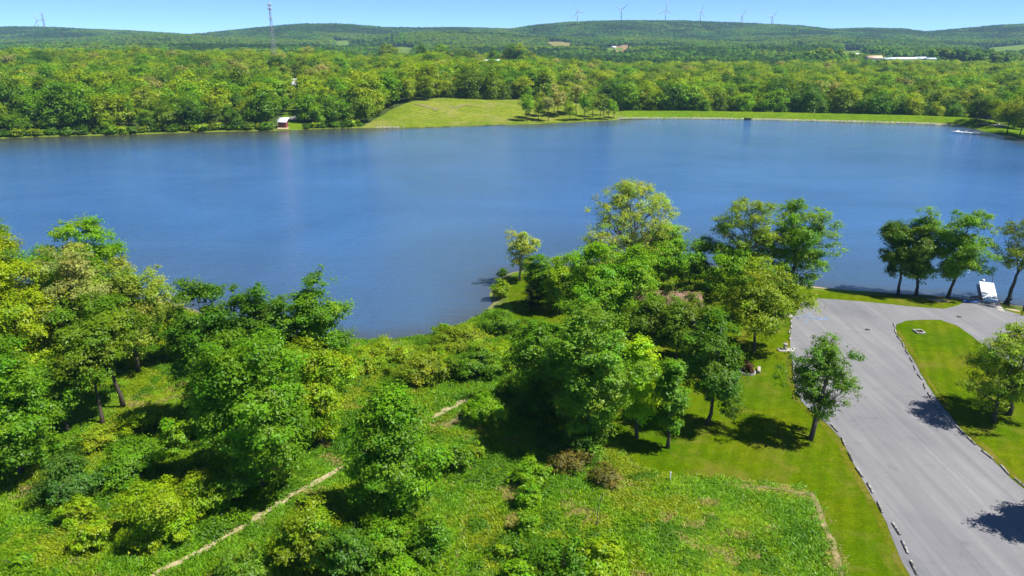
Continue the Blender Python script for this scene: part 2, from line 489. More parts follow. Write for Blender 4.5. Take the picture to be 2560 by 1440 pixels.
c = mixc(nt, sep.outputs['Green'], c, ramp(nt, fine, [(0.3, (0.20, 0.16, 0.09)), (0.7, (0.34, 0.28, 0.18))]))
nt.links.new(c, b.inputs['Base Color'])
b.inputs['Roughness'].default_value = 0.95; b.inputs['Specular IOR Level'].default_value = 0.1
bump(nt, b, fine, 0.8, 0.25)
M['ground'] = m

# far land under the woods
m, nt, b = mat_new('forest_floor')
v = coords(nt, True)
c = ramp(nt, noise(nt, v, 0.02, 6, 0.65), [(0.3, (0.030, 0.055, 0.012)), (0.7, (0.065, 0.095, 0.02))])
at = N(nt, 'ShaderNodeAttribute', attribute_name='tint')
sep = N(nt, 'ShaderNodeSeparateColor'); nt.links.new(at.outputs['Color'], sep.inputs[0])
c = mixc(nt, sep.outputs['Red'], c, ramp(nt, noise(nt, v, 0.25, 6, 0.65), [(0.3, (0.11, 0.18, 0.014)), (0.7, (0.20, 0.25, 0.03))]))
c = mixc(nt, sep.outputs['Green'], c, (0.40, 0.33, 0.21))
nt.links.new(c, b.inputs['Base Color']); b.inputs['Roughness'].default_value = 0.95; b.inputs['Specular IOR Level'].default_value = 0.1
M['far_ground'] = m

# bare trodden earth / gravel
m, nt, b = mat_new('trodden_earth')
v = coords(nt, True)
c = ramp(nt, noise(nt, v, 1.3, 7, 0.7), [(0.34, (0.12, 0.14, 0.02)), (0.46, (0.30, 0.25, 0.13)), (0.7, (0.46, 0.39, 0.26))])
nt.links.new(c, b.inputs['Base Color']); b.inputs['Roughness'].default_value = 0.95
bump(nt, b, noise(nt, v, 5, 4), 0.6, 0.05)
M['earth'] = m

# straw, flattened dry grass
m, nt, b = mat_new('dry_straw')
v = coords(nt, True)
c = ramp(nt, noise(nt, v, 1.6, 7, 0.75), [(0.36, (0.08, 0.11, 0.012)), (0.5, (0.19, 0.16, 0.06)), (0.72, (0.36, 0.29, 0.16))])
nt.links.new(c, b.inputs['Base Color']); b.inputs['Roughness'].default_value = 0.95
M['straw'] = m

# lake water: wind ripples of several sizes
m, nt, b = mat_new('lake_water')
v = coords(nt, True)
mp = N(nt, 'ShaderNodeMapping'); mp.inputs['Rotation'].default_value = (0, 0, R(24)); mp.inputs['Scale'].default_value = (0.55, 1.5, 1)
nt.links.new(v, mp.inputs['Vector'])
w1 = noise(nt, mp.outputs[0], 0.75, 3, 0.6, 0.4)
w2 = noise(nt, mp.outputs[0], 2.6, 3, 0.6, 0.3)
gust = noise(nt, v, 0.012, 5, 0.6, 1.0)
add = N(nt, 'ShaderNodeMath', operation='MULTIPLY_ADD'); add.inputs[1].default_value = 0.35
nt.links.new(w2, add.inputs[0]); nt.links.new(w1, add.inputs[2])
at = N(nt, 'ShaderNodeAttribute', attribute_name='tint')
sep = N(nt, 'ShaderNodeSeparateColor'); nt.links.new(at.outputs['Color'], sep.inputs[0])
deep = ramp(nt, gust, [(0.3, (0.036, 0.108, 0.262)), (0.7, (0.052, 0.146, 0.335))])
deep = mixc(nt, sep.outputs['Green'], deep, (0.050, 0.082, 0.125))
nt.links.new(mixc(nt, sep.outputs['Red'], deep, (0.055, 0.046, 0.016)), b.inputs['Base Color'])  # brown near the shore: reflection of the woods painted in, along with silty shallows
b.inputs['Roughness'].default_value = 0.09; b.inputs['IOR'].default_value = 1.36; b.inputs['Specular IOR Level'].default_value = 0.7
mp2 = N(nt, 'ShaderNodeMapping'); mp2.inputs['Rotation'].default_value = (0, 0, R(14)); mp2.inputs['Scale'].default_value = (0.006, 0.035, 1)
nt.links.new(v, mp2.inputs['Vector'])
lane = noise(nt, mp2.outputs[0], 1.0, 5, 0.62, 1.2)
rm = N(nt, 'ShaderNodeMapRange'); rm.inputs['From Min'].default_value = 0.35; rm.inputs['From Max'].default_value = 0.65; rm.inputs['To Min'].default_value = 0.45; rm.inputs['To Max'].default_value = 1.0
nt.links.new(lane, rm.inputs['Value'])
bp = N(nt, 'ShaderNodeBump'); bp.inputs['Distance'].default_value = 0.42
lee = N(nt, 'ShaderNodeMath', operation='MULTIPLY_ADD'); lee.inputs[1].default_value = -0.8; lee.inputs[2].default_value = 1.0
nt.links.new(sep.outputs['Red'], lee.inputs[0])
ls = N(nt, 'ShaderNodeMath', operation='MULTIPLY'); nt.links.new(rm.outputs[0], ls.inputs[0]); nt.links.new(lee.outputs[0], ls.inputs[1])
nt.links.new(ls.outputs[0], bp.inputs['Strength'])
nt.links.new(add.outputs[0], bp.inputs['Height']); nt.links.new(bp.outputs[0], b.inputs['Normal'])
M['water'] = m
# ------------------------------------------------------------------ tree bases (needed for the litter mask), photo pixels
# (base u, base v, top v, crown width px, kind, crown bottom fraction, label)
TREES = [
 # left wood
 (20, 860, 530, 200, 'olive', 0.15, 'olive green tree at the back of the left wood beside the open lake'),
 (45, 1010, 575, 270, 'yellow', 0.12, 'tall yellow-green tree filling the left wood, taller than the pale oak beside it'),
 (55, 1185, 815, 270, 'mid', 0.10, 'leafy mid-green tree at the edge of the left wood above the grass clearing'),
 (170, 1080, 880, 130, 'mid', 0.3, 'slim green tree with bare lower trunk standing in front of the left wood'),
 (245, 890, 528, 260, 'bright', 0.12, 'tall bright green tree rising above the pale blooming oak'),
 (225, 960, 612, 210, 'pale', 0.22, 'pale cream-tan blooming oak with the palest crown of the left wood'),
 (345, 930, 632, 190, 'paleyellow', 0.2, 'pale yellow-green oak between the cream oak and the lake'),
 (420, 860, 662, 90, 'airy', 0.2, 'thin airy pale tree on the lake side of the left wood'),
 (258, 1062, 795, 170, 'olive', 0.42, 'olive tree with long bare dark trunk at the wood edge'),
 (308, 1018, 705, 150, 'olive', 0.45, 'taller olive tree with bare trunk beside the yellow grass gap'),
 (205, 985, 715, 130, 'olive', 0.35, 'thin olive tree between the cream oak and the bare dark trunks'),
 (455, 900, 745, 120, 'yellow', 0.1, 'small yellow-green tree by the lake behind the grass gap'),
 # centre left clump
 (560, 1075, 690, 220, 'dark', 0.08, 'dark green maple at the left end of the clump by the cove'),
 (670, 1060, 685, 180, 'dark', 0.10, 'dark green maple in the middle of the clump by the cove'),
 (795, 1050, 655, 190, 'mid', 0.12, 'tallest maple of the clump by the cove, reaching out over the water'),
 (655, 1220, 800, 320, 'mid', 0.08, 'broad heavy maple with a deep shadow above the footpath'),
 (805, 1110, 835, 170, 'yellowmid', 0.06, 'light green small tree tucked behind the heavy maple'),
 (985, 1305, 945, 290, 'mid', 0.08, 'bright green conical maple standing alone in the meadow by the footpath'),
 # point and centre wood
 (1300, 702, 572, 108, 'airy', 0.3, 'small pale airy tree alone on the grassy point'),
 (1345, 765, 628, 80, 'mid', 0.1, 'small green tree behind the pine near the point'),
 (1398, 785, 640, 95, 'yellowmid', 0.1, 'light green rounded tree between the point and the tall open oak'),
 (1575, 745, 450, 232, 'openpale', 0.42, 'tall open pale oak with bare forking limbs, highest of the wood'),
 (1500, 775, 548, 120, 'airy', 0.3, 'airy pale green tree leaning out under the tall open oak'),
 (1475, 850, 598, 190, 'bright', 0.1, 'full bright green tree below the tall open oak'),
 (1570, 830, 600, 170, 'bright', 0.1, 'full green tree directly in front of the trunk of the tall open oak'),
 (1650, 728, 548, 170, 'bright', 0.15, 'bright green tree behind the pink roof'),
 (1722, 730, 585, 110, 'mid', 0.1, 'narrow green tree at the lake end of the pink roof'),
 (1850, 735, 496, 185, 'openyellow', 0.38, 'open yellow-green oak beside the water behind the olive tree'),
 (1830, 745, 598, 170, 'bright', 0.1, 'lower green tree in front of the open yellow-green oak'),
 (1978, 738, 490, 205, 'big', 0.12, 'large full oak at the corner of the car park by the water'),
 (1885, 880, 645, 220, 'oliveyellow', 0.22, 'wide olive-yellow tree over the lawn next to the car park'),
 (1765, 1062, 775, 165, 'dark', 0.10, 'dark green tree at the lawn edge beside the red flower bed'),
 (1688, 900, 738, 112, 'olive', 0.2, 'small olive tree in front of the pink roof'),
 (1750, 900, 752, 85, 'olive', 0.15, 'narrow olive tree before the car park end of the pink roof'),
 (1722, 860, 712, 80, 'openolive', 0.2, 'thin airy sapling tree whose leaves screen the middle of the pink roof'),
 (1660, 850, 700, 85, 'openolive', 0.2, 'thin airy tree whose leaves screen the lake end of the pink roof'),
 (1615, 890, 735, 125, 'olive', 0.2, 'small olive-green tree left of the pink roof'),
 (1478, 1135, 745, 210, 'greygreen', 0.12, 'tall grey-green ash with pale twigs in the centre of the wood'),
 (1420, 1060, 770, 180, 'greygreen', 0.1, 'grey-green ash behind the tall ash, toward the cove'),
 (1335, 1015, 790, 150, 'mid', 0.05, 'mid green tree at the cove side of the centre wood'),
 (1592, 1095, 832, 125, 'lime', 0.2, 'vivid lime green maple at the edge of the lawn'),
 (1668, 1120, 860, 120, 'conemid', 0.2, 'slender conical green tree with a bare stem on the lawn'),
 # car park and lakeside
 (2025, 1098, 822, 195, 'sparse', 0.25, 'sparse two-stemmed tree on the lawn strip over the car park edge'),
 (2483, 1054, 828, 205, 'openyellow', 0.22, 'airy yellow-green oak on the grass island, nearer the car park kerb stops'),
 (2520, 1038, 812, 190, 'openyellow', 0.22, 'airy yellow-green oak on the grass island, farther from the kerb stops'),
 (2246, 737, 522, 150, 'darkbig', 0.2, 'darkest maple of the lakeside row, with drooping left boughs'),
 (2290, 738, 512, 100, 'mid', 0.2, 'slim pale-topped tree in the middle of the lakeside row'),
 (2368, 746, 508, 158, 'big', 0.22, 'lakeside oak with a thick leaning trunk beside the white dock'),
 (2514, 760, 542, 165, 'opendark', 0.4, 'half bare forked oak leaning out beyond the white dock'),
 (2730, 1335, 1020, 230, 'big', 0.25, 'leafy oak beside the lower end of the car park'),
]
# shrubs: base u, base v, top v, width px, kind, label
SHRUBS = [
 (905, 938, 858, 125, 'yellowmid', 'light green bush at the cove behind the heavy maple clump'),
 (975, 905, 838, 130, 'yellowmid', 'low light bush on the bank where the cove is narrowest'),
 (1045, 968, 868, 155, 'olivelight', 'domed olive bush on the bank above the cove'),
 (1120, 950, 880, 105, 'yellowmid', 'light bush between the domed olive bush and the dark thicket'),
 (1185, 955, 858, 140, 'mid', 'tall green bush with dark stems on the cove bank'),
 (1250, 935, 850, 120, 'yellowmid', 'pale green bush at the edge of the centre wood by the cove'),
 (1150, 890, 812, 165, 'olivelight', 'broad smooth olive bush along the cove shore'),
 (1248, 838, 770, 125, 'mid', 'green bush on the bank just above the grassy point'),
 (1105, 842, 806, 52, 'bright', 'small bright bush at the water edge of the cove'),
 (1252, 752, 698, 52, 'yellowmid', 'round bush hanging over the water at the grassy point'),
 (1256, 694, 668, 28, 'dark', 'small dark bush at the tip of the grassy point'),
 (1215, 1068, 985, 125, 'bright', 'rounded light green bush beside the bare earth patch'),
 (1300, 985, 925, 110, 'mid', 'dull green bush under the cove side of the centre wood'),
 (1345, 1055, 960, 130, 'dark', 'dark bush in the shade below the grey-green ash'),
 (1465, 1150, 1040, 140, 'dark', 'dark leafy bush at the foot of the tall grey-green ash'),
 (1145, 1190, 1108, 82, 'mid', 'compact dark-based bush beside the narrow meadow track'),
 (1188, 1150, 1100, 45, 'yellowmid', 'upright small bush behind the compact meadow bush'),
 (1325, 1225, 1152, 105, 'bright', 'wide bush, first of the line of meadow bushes from the wood'),
 (1318, 1280, 1206, 82, 'bright', 'bush in the middle of the line of meadow bushes'),
 (1318, 1345, 1278, 72, 'bright', 'round bush, last of the line of meadow bushes'),
 (1255, 1405, 1358, 58, 'yellowmid', 'small shrub with pale flowers in the lower meadow'),
 (1410, 1185, 1118, 140, 'brownish', 'brown twiggy brush heap at the foot of the wood'),
 (1512, 1215, 1160, 95, 'brownish', 'thin brown brush beside the dead sapling'),
 (760, 1440, 1255, 185, 'oliveyellow', 'tall olive-yellow shrub below the footpath'),
 (860, 1460, 1300, 160, 'dark', 'dark green shrub beside the tall olive-yellow shrub'),
 (965, 1430, 1295, 170, 'mid', 'broad green shrub under the lone conical maple'),
 (1085, 1410, 1290, 115, 'mid', 'green shrub right of the broad shrub under the lone maple'),
 (600, 1480, 1375, 160, 'greygreen', 'thin grey-green shrub beside the lower footpath'),
 (1010, 1500, 1400, 120, 'bright', 'bright low shrub below the broad green shrub'),
 (1415, 1470, 1340, 185, 'mid', 'large dark-hearted shrub at the lower end of the meadow'),
 (1510, 1465, 1345, 160, 'yellowmid', 'light green shrub joined to the large dark-hearted shrub'),
 (1290, 1480, 1405, 120, 'bright', 'low bright shrub below the round meadow bush'),
 (170, 1260, 1125, 185, 'bluedark', 'dark bluish bush below the left wood'),
 (310, 1215, 1095, 190, 'mid', 'broad green bush above the yellow-green thicket'),
 (185, 1320, 1248, 95, 'yellowmid', 'small yellow-green bush standing off the dark bluish bush'),
 (232, 1385, 1292, 115, 'yellowmid', 'yellow-green bush with shaded foot in the lower clearing'),
 (375, 1390, 1215, 225, 'yellowmid', 'largest yellow-green thicket bush above the lower footpath'),
 (480, 1305, 1185, 160, 'yellowmid', 'yellow-green bush joining the largest thicket bush'),
 (545, 1290, 1190, 90, 'bright', 'end bush of the thicket, nearest the heavy maple'),
 (45, 1425, 1378, 65, 'bright', 'small lone bush in the grass clearing'),
 (435, 1145, 1040, 85, 'bright', 'light sapling bush between the left wood and the heavy maple'),
 (350, 1085, 1010, 110, 'yellowmid', 'low yellow-green bush in front of the bare dark trunks'),
 (490, 1100, 1040, 62, 'bright', 'small sapling bush in the shade of the dark maples'),
 (150, 1165, 1085, 130, 'mid', 'green bush at the foot of the slim bare-trunked tree'),
 (240, 1130, 1070, 110, 'olivelight', 'olive bush below the bare-trunked olive trees'),
]

# ------------------------------------------------------------------ ground sheets
def cdt(P, inner):
    """triangles filling the outline P, with extra points inside"""
    n = len(P)
    vs = [Vector((a, b_)) for a, b_ in P] + [Vector((a, b_)) for a, b_ in inner]
    ed = [(k, (k + 1) % n) for k in range(n)]
    vo, _, fo, _, _, _ = delaunay_2d_cdt(vs, ed, [], 1, 1e-5)
    V2 = np.array([(w[0], w[1]) for w in vo]); T2 = np.array([list(f) for f in fo if len(f) == 3])
    c = V2[T2].mean(1)
    T2 = T2[in_poly(c[:, 0], c[:, 1], P)]
    a, b_, c_ = V2[T2[:, 0]], V2[T2[:, 1]], V2[T2[:, 2]]
    cr = (b_[:, 0] - a[:, 0]) * (c_[:, 1] - a[:, 1]) - (b_[:, 1] - a[:, 1]) * (c_[:, 0] - a[:, 0])
    T2 = np.where((cr < 0)[:, None], T2[:, ::-1], T2)
    return V2, T2

def drape(name, poly_px, mat, lift, step, px=True, jitter=0.0, kind='structure', parent=None, dens=None, seed=0):
    P = [ground(u, v)[:2] if px else np.array([u, v]) for u, v in poly_px]
    P = np.array(P, float)
    if dens:
        out = []
        for i in range(len(P)):
            a, b = P[i], P[(i + 1) % len(P)]
            n = max(1, int(np.linalg.norm(b - a) / dens))
            for k in range(n): out.append(a + (b - a) * k / n)
        P = np.array(out)
        if jitter:
            T = np.roll(P, -1, 0) - np.roll(P, 1, 0)
            Nn = np.stack([-T[:, 1], T[:, 0]], 1); Nn /= np.linalg.norm(Nn, axis=1)[:, None] + 1e-9
            s = np.arange(len(P))
            P = P + Nn * ((vnoise(s * 0.31, s * 0 + seed, 4) - 0.5) * 2 * jitter + (vnoise(s * 0.9, s * 0 + seed, 8) - 0.5) * jitter)[:, None]
    lo, hi = P.min(0), P.max(0)
    ax_, ay_ = np.meshgrid(np.arange(lo[0] + step / 2, hi[0], step), np.arange(lo[1] + step / 2, hi[1], step))
    ax_, ay_ = ax_.ravel(), ay_.ravel()
    ins = in_poly(ax_, ay_, P)
    V2, T2 = cdt(P, np.column_stack([ax_[ins], ay_[ins]]))
    me = np_mesh(name, np.column_stack([V2, height(V2[:, 0], V2[:, 1]) + lift]), T2)
    me.materials.append(mat)
    o = obj(name, me, parent)
    if kind: o['kind'] = kind
    return o

def ribbon(name, pts_px, widths, mat, lift, jit=0.15, seed=1, px=True):
    """a strip of ground following a line of pixels"""
    P = np.array([ground(u, v)[:2] for u, v in pts_px]) if px else np.array(pts_px, float)
    s = np.concatenate([[0], np.cumsum(np.linalg.norm(np.diff(P, axis=0), axis=1))])
    n = max(4, int(s[-1] / 0.5))
    t = np.linspace(0, s[-1], n)
    C = np.stack([np.interp(t, s, P[:, 0]), np.interp(t, s, P[:, 1])], 1)
    for _ in range(6): C[1:-1] = (C[:-2] + 2 * C[1:-1] + C[2:]) / 4
    W = np.interp(t, np.linspace(0, s[-1], len(widths)), widths) / 2
    C = C + np.stack([vnoise(t * .35, t * 0, seed) - .5, vnoise(t * .35, t * 0 + 7, seed) - .5], 1) * jit * 3
    T = np.gradient(C, axis=0); T /= np.linalg.norm(T, axis=1)[:, None]
    Nn = np.stack([-T[:, 1], T[:, 0]], 1)
    wl = W * (0.55 + 0.9 * vnoise(t * 1.1, t * 0 + 3, seed)); wr = W * (0.55 + 0.9 * vnoise(t * 1.1, t * 0 + 11, seed))
    A = C + Nn * wl[:, None]; B = C - Nn * wr[:, None]
    V = np.concatenate([A, C, B])
    Z = height(V[:, 0], V[:, 1]) + lift
    i = np.arange(n - 1)
    Q = np.concatenate([np.stack([i + n, i + n + 1, i + 1, i], 1), np.stack([i + 2 * n, i + 2 * n + 1, i + n + 1, i + n], 1)])
    o = obj(name, np_mesh(name, np.column_stack([V, Z]), Q, mat))
    o['kind'] = 'structure'
    return o

tree_xy = np.array([ground(t[0], t[1])[:2] for t in TREES])
tree_w = np.array([t[3] for t in TREES])
shrub_xy = np.array([ground(t[0], t[1])[:2] for t in SHRUBS])

# near ground
gx = np.arange(-260, 300.1, 1.9); gy = np.arange(-40, 270.1, 1.9)
GX, GY = np.meshgrid(gx, gy)
GZ = height(GX.ravel(), GY.ravel())
sdn = lake_sd(GX.ravel(), GY.ravel())
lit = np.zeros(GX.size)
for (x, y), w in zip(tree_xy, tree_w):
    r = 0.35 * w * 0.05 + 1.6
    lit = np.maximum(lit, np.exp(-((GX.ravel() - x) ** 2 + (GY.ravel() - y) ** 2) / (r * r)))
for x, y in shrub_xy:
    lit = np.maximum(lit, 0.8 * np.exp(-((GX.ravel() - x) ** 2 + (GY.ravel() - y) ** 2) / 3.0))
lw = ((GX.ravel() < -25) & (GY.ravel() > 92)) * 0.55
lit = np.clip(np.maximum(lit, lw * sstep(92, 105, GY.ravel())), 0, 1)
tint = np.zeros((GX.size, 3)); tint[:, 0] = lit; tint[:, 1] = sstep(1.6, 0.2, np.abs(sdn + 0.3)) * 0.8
ny, nx = GX.shape
i, j = np.meshgrid(np.arange(ny - 1), np.arange(nx - 1), indexing='ij')
q = (i * nx + j).ravel()
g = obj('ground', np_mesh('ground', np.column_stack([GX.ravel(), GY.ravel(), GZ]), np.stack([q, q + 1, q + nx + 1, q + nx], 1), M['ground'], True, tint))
g['kind'] = 'structure'

# far land, a fan from the far half of the lake to behind the ridge
FMEADOW = [(905, 320), (945, 296), (985, 274), (1020, 258), (1080, 248), (1140, 245), (1215, 250), (1300, 250), (1420, 256), (1545, 272), (1560, 300), (1400, 310), (1000, 324)]
fa = np.linspace(-1.02, 1.02, 270); fy = np.geomspace(262, 5200, 270)
FA, FY = np.meshgrid(fa, fy); FX = FA * FY
FZ = height(FX.ravel(), FY.ravel())
FZ = np.where(FY.ravel() < 275, -5.0, FZ)
fu, fv = project(FX.ravel(), FY.ravel(), FZ)
fsd = lake_sd(FX.ravel(), FY.ravel())
tint = np.zeros((FX.size, 3))
fuu = 1280 + F * FX.ravel() / (FY.ravel() * CP)
tint[:, 0] = np.clip((in_poly(fu, fv, FMEADOW) * 1.0) + (sstep(1480, 1550, fuu) * (fsd < 42)) + (fsd < 3.5) * 0.8 * (fuu < 1500), 0, 1)
tint[:, 1] = ((fsd > -2) & (fsd < 4.0) & (fuu > 2350)) * 0.9
ny, nx = FX.shape
i, j = np.meshgrid(np.arange(ny - 1), np.arange(nx - 1), indexing='ij')
q = (i * nx + j).ravel()
t_ = obj('hills', np_mesh('hills', np.column_stack([FX.ravel(), FY.ravel(), FZ]), np.stack([q, q + 1, q + nx + 1, q + nx], 1), M['far_ground'], True, tint))
t_['kind'] = 'structure'

# the lake surface: inside of the shoreline, pushed a little under the banks, gridded so that shallows and tree reflections can be painted in
area2 = np.sum(LAKE[:, 0] * np.roll(LAKE[:, 1], -1) - np.roll(LAKE[:, 0], -1) * LAKE[:, 1])
Tn = np.roll(LAKE, -1, 0) - np.roll(LAKE, 1, 0); Tn /= np.linalg.norm(Tn, axis=1)[:, None]
LO = LAKE + (np.stack([Tn[:, 1], -Tn[:, 0]], 1) * (1 if area2 > 0 else -1)) * 2.0
wx, wy = np.meshgrid(np.arange(-560, 560, 8.0), np.concatenate([np.arange(80, 200, 3.0), np.arange(200, 340, 20.0), np.arange(340, 560, 5.0)]))
wx, wy = wx.ravel() + 0.01, wy.ravel() + 0.013
ins = in_poly(wx, wy, LO)
V2, T2 = cdt(LO, np.column_stack([wx[ins], wy[ins]]))
me = np_mesh('lake', np.column_stack([V2, np.zeros(len(V2))]), T2)
X = np.array([w.co[:] for w in me.vertices])
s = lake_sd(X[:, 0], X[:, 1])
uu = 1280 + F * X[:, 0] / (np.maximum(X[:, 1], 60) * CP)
refl_shallow_w = np.where((X[:, 1] > 300) & (uu > 2100), 22.0, np.where(X[:, 1] > 300, np.interp(uu, [850, 1000, 1250, 1300, 1560, 1650], [85.0, 16.0, 10.0, 34.0, 34.0, 10.0]), 7.0))  # far shore: width of the painted wood reflection; near shore: brown shallows
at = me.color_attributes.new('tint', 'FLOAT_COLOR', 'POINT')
c = np.ones((len(X), 4), dtype=np.float32); c[:, 0] = np.clip(1 + s / refl_shallow_w, 0, 1) ** 1.1 * np.where(X[:, 1] > 300, 0.97, 0.75)
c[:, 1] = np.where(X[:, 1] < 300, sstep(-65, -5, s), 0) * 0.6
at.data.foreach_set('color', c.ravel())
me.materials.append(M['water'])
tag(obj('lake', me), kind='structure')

# lawns, car park, island
LOT_LEFT = [(1992, 772), (1980, 800), (1975, 850), (1978, 900), (1985, 960), (1998, 1000), (2030, 1030), (2068, 1062), (2103, 1100), (2126, 1148), (2157, 1200),
            (2186, 1253), (2217, 1310), (2240, 1370), (2262, 1415), (2283, 1450), (2340, 1600)]
drape('lawn', [(1262, 700), (1300, 688), (1345, 682), (1400, 677), (1600, 664), (1800, 682), (1935, 712), (2000, 722), (2080, 731), (2200, 740), (2300, 746), (2400, 752), (2412, 756), (2500, 764),
               (2560, 777), (2800, 812), (2800, 900), (2420, 1600), (2160, 1600), (2118, 1440), (2090, 1360), (2062, 1290), (2045, 1240), (1990, 1213), (1880, 1203), (1760, 1195), (1660, 1182), (1590, 1160), (1560, 1135), (1530, 1090), (1480, 990), (1400, 900), (1290, 815)],
      M['lawn'], 0.03, 2.4, dens=1.0, jitter=0.28, seed=1)
ISLAND = [(2242, 812), (2262, 803), (2300, 800), (2350, 801), (2390, 815), (2430, 841), (2480, 880), (2600, 950), (2900, 1090), (2900, 1500), (2720, 1345), (2585, 1240), (2530, 1197), (2462, 1132), (2402, 1075), (2335, 988), (2312, 955), (2292, 915), (2266, 876), (2248, 848), (2238, 828)]
drape('car_park', LOT_LEFT + [(2700, 1600), (2900, 1400), (2900, 850), (2700, 815), (2560, 790), (2512, 776), (2503, 765), (2497, 757), (2425, 749), (2412, 755), (2395, 764), (2360, 773), (2300, 769), (2200, 759), (2090, 749), (2045, 746), (2012, 754)],
      M['asphalt'], 0.06, 2.4, dens=1.2, jitter=0.12, seed=2)
drape('grass_island', ISLAND, M['lawn'], 0.10, 2.4, dens=1.0, jitter=0.15, seed=3)

ribbon('grass_verge', [(u_ - 7, v_ + 2) for u_, v_ in LOT_LEFT[2:]], [0.7, 0.9, 0.6, 1.0, 0.8, 0.9, 0.6], M['verge'], 0.045, jit=0.05, seed=21)
ribbon('grass_verge', [(u_ + 8, v_ - 2) for u_, v_ in ISLAND[:9:-1][:10]], [0.5, 0.8, 0.5, 0.9, 0.6], M['verge'], 0.115, jit=0.05, seed=22)
# the boat ramp, a paler concrete corner, and the walk across the lawn
drape('boat_ramp', [(2488, 766), (2502, 765), (2512, 781), (2494, 776)], M['concrete'], 0.085, 1.0)
drape('boat_ramp', [(2430, 758), (2425, 748.5), (2497, 755.5), (2500, 763)], plain('wet_concrete', (0.27, 0.26, 0.245), 0.8, 0, 0.3, 0.8), 0.08, 1.0)
drape('path', [(1982, 786), (1981, 795), (1953, 792), (1940, 789), (1944, 784)], M['concrete'], 0.075, 1.0)
# footpaths and bare earth
ribbon('footpath', [(330, 1470), (400, 1428), (500, 1380), (600, 1322), (690, 1265), (760, 1222), (852, 1172), (930, 1120)], [0.9, 0.8, 0.7, 0.8, 0.9, 0.55, 0.4], M['earth'], 0.045, seed=2)
ribbon('footpath', [(1080, 1045), (1110, 1030), (1140, 1016), (1175, 998)], [0.5, 1.2, 1.5, 0.8], M['earth'], 0.045, seed=5)
ribbon('bare_earth', [(1098, 1066), (1120, 1058), (1150, 1045)], [0.8, 1.8, 0.6], M['straw'], 0.05, seed=6)
ribbon('footpath', [(1135, 1470), (1140, 1400), (1155, 1345), (1165, 1290), (1185, 1230), (1200, 1160)], [0.5, 0.4, 0.7, 0.3, 0.25, 0.15], M['straw'], 0.045, seed=7)
ribbon('straw_strip', [(2025, 1232), (2050, 1270), (2065, 1320), (2085, 1370), (2105, 1440), (2120, 1480)], [0.3, 0.6, 0.5, 0.7, 0.5], M['straw'], 0.06, seed=8)
ribbon('straw_strip', [(1850, 1213), (1900, 1220), (1960, 1225), (2030, 1236)], [0.2, 0.4, 0.2, 0.4], M['straw'], 0.055, seed=9)
ribbon('straw_strip', [(45, 1195), (65, 1193), (85, 1180)], [0.6, 1.6, 0.5], M['straw'], 0.05, seed=10)
# sand on the shore
ribbon('beach', [(2003, 717), (2025, 718), (2050, 721), (2075, 723)], [0.8, 2.2, 1.5, 0.5], M['sand'], 0.07, seed=11)
ribbon('beach', [(2318, 748), (2345, 752), (2375, 754)], [0.6, 2.4, 1.0], M['sand'], 0.07, seed=12)
ribbon('beach', [(2510, 771), (2530, 777), (2546, 778)], [0.8, 1.8, 0.8], M['sand'], 0.07, seed=13)
ribbon('beach', [(2520, 343), (2545, 349), (2580, 354), (2640, 366)], [2, 5, 6, 6], M['sand'], 0.25, seed=14)

# far grass: dam face and the mown slope
drape('dam_bank', [(1545, 297.5), (1700, 296.6), (1860, 299), (2000, 302), (2200, 307), (2330, 311), (2400, 315), (2440, 322), (2480, 334), (2560, 350), (2700, 370), (2700, 340), (2520, 296), (2440, 290), (2200, 283), (2000, 279), (1700, 274.6), (1548, 273)], M['dam_grass'], 0.12, 3.0)
drape('grass_slope', FMEADOW[:-3] + [(1560, 296), (1500, 302.5), (1400, 306.5), (1280, 310.5), (1120, 315.5), (1000, 319.5)], M['hill_meadow'], 0.15, 6.0, dens=4.0, jitter=1.5, seed=4)
ribbon('straw_strip', [(1040, 262), (1070, 268), (1095, 277)], [1.5, 3.5, 1.5], M['straw'], 0.4, jit=1.0, seed=15)
ribbon('straw_strip', [(1125, 270), (1150, 268), (1185, 264)], [1.5, 3.0, 1.0], M['straw'], 0.4, jit=1.0, seed=16)
# lane and turning place beside the red shed
LANE = [(691, 299), (705, 296), (735, 292), (738, 280), (742, 262), (750, 262), (749, 280), (748, 300), (700, 304)]
drape('lane', LANE, M['asphalt'], 0.15, 4.0)
drape('grass_verge', [(700, 322), (692, 304), (706, 292), (715, 275), (728, 262), (744, 260), (756, 262), (756, 300), (745, 305), (765, 318), (760, 323)], M['dam_grass'], 0.08, 4.0)
drape('beach', [(694, 324), (692, 314), (720, 313), (722, 323)], M['sand'], 0.2, 2.0)
drape('path', [(2478, 309), (2500, 311), (2525, 318), (2500, 320), (2480, 313)], M['asphalt'], 0.3, 3.0)

# fields between the woods on the hills
FIELDS = [([(935, 135), (965, 124), (1000, 118), (1040, 121), (1052, 133), (1010, 136)], 'field_green'),
          ([(1352, 107), (1400, 105), (1440, 110), (1435, 118), (1395, 114)], 'field_tan'),
          ([(1488, 125), (1530, 119), (1560, 122), (1545, 128), (1510, 129)], 'field_green'),
          ([(1532, 120), (1560, 113), (1590, 116), (1583, 126), (1545, 127)], 'field_soil'),
          ([(828, 104), (875, 102), (893, 104), (870, 113), (835, 118)], 'field_green'),
          ([(2065, 137), (2110, 130), (2170, 126), (2180, 134), (2140, 139)], 'field_green'),
          ([(2435, 130), (2480, 120), (2560, 113), (2600, 112), (2600, 124), (2520, 128)], 'field_green'),
          ([(2190, 156), (2210, 149), (2340, 152), (2345, 158), (2260, 160)], 'field_green'),
          ([(148, 112), (160, 88), (170, 85), (172, 92), (158, 113)], 'field_tan'),
          ([(2443, 92), (2446, 70), (2451, 70), (2453, 92)], 'field_tan')]
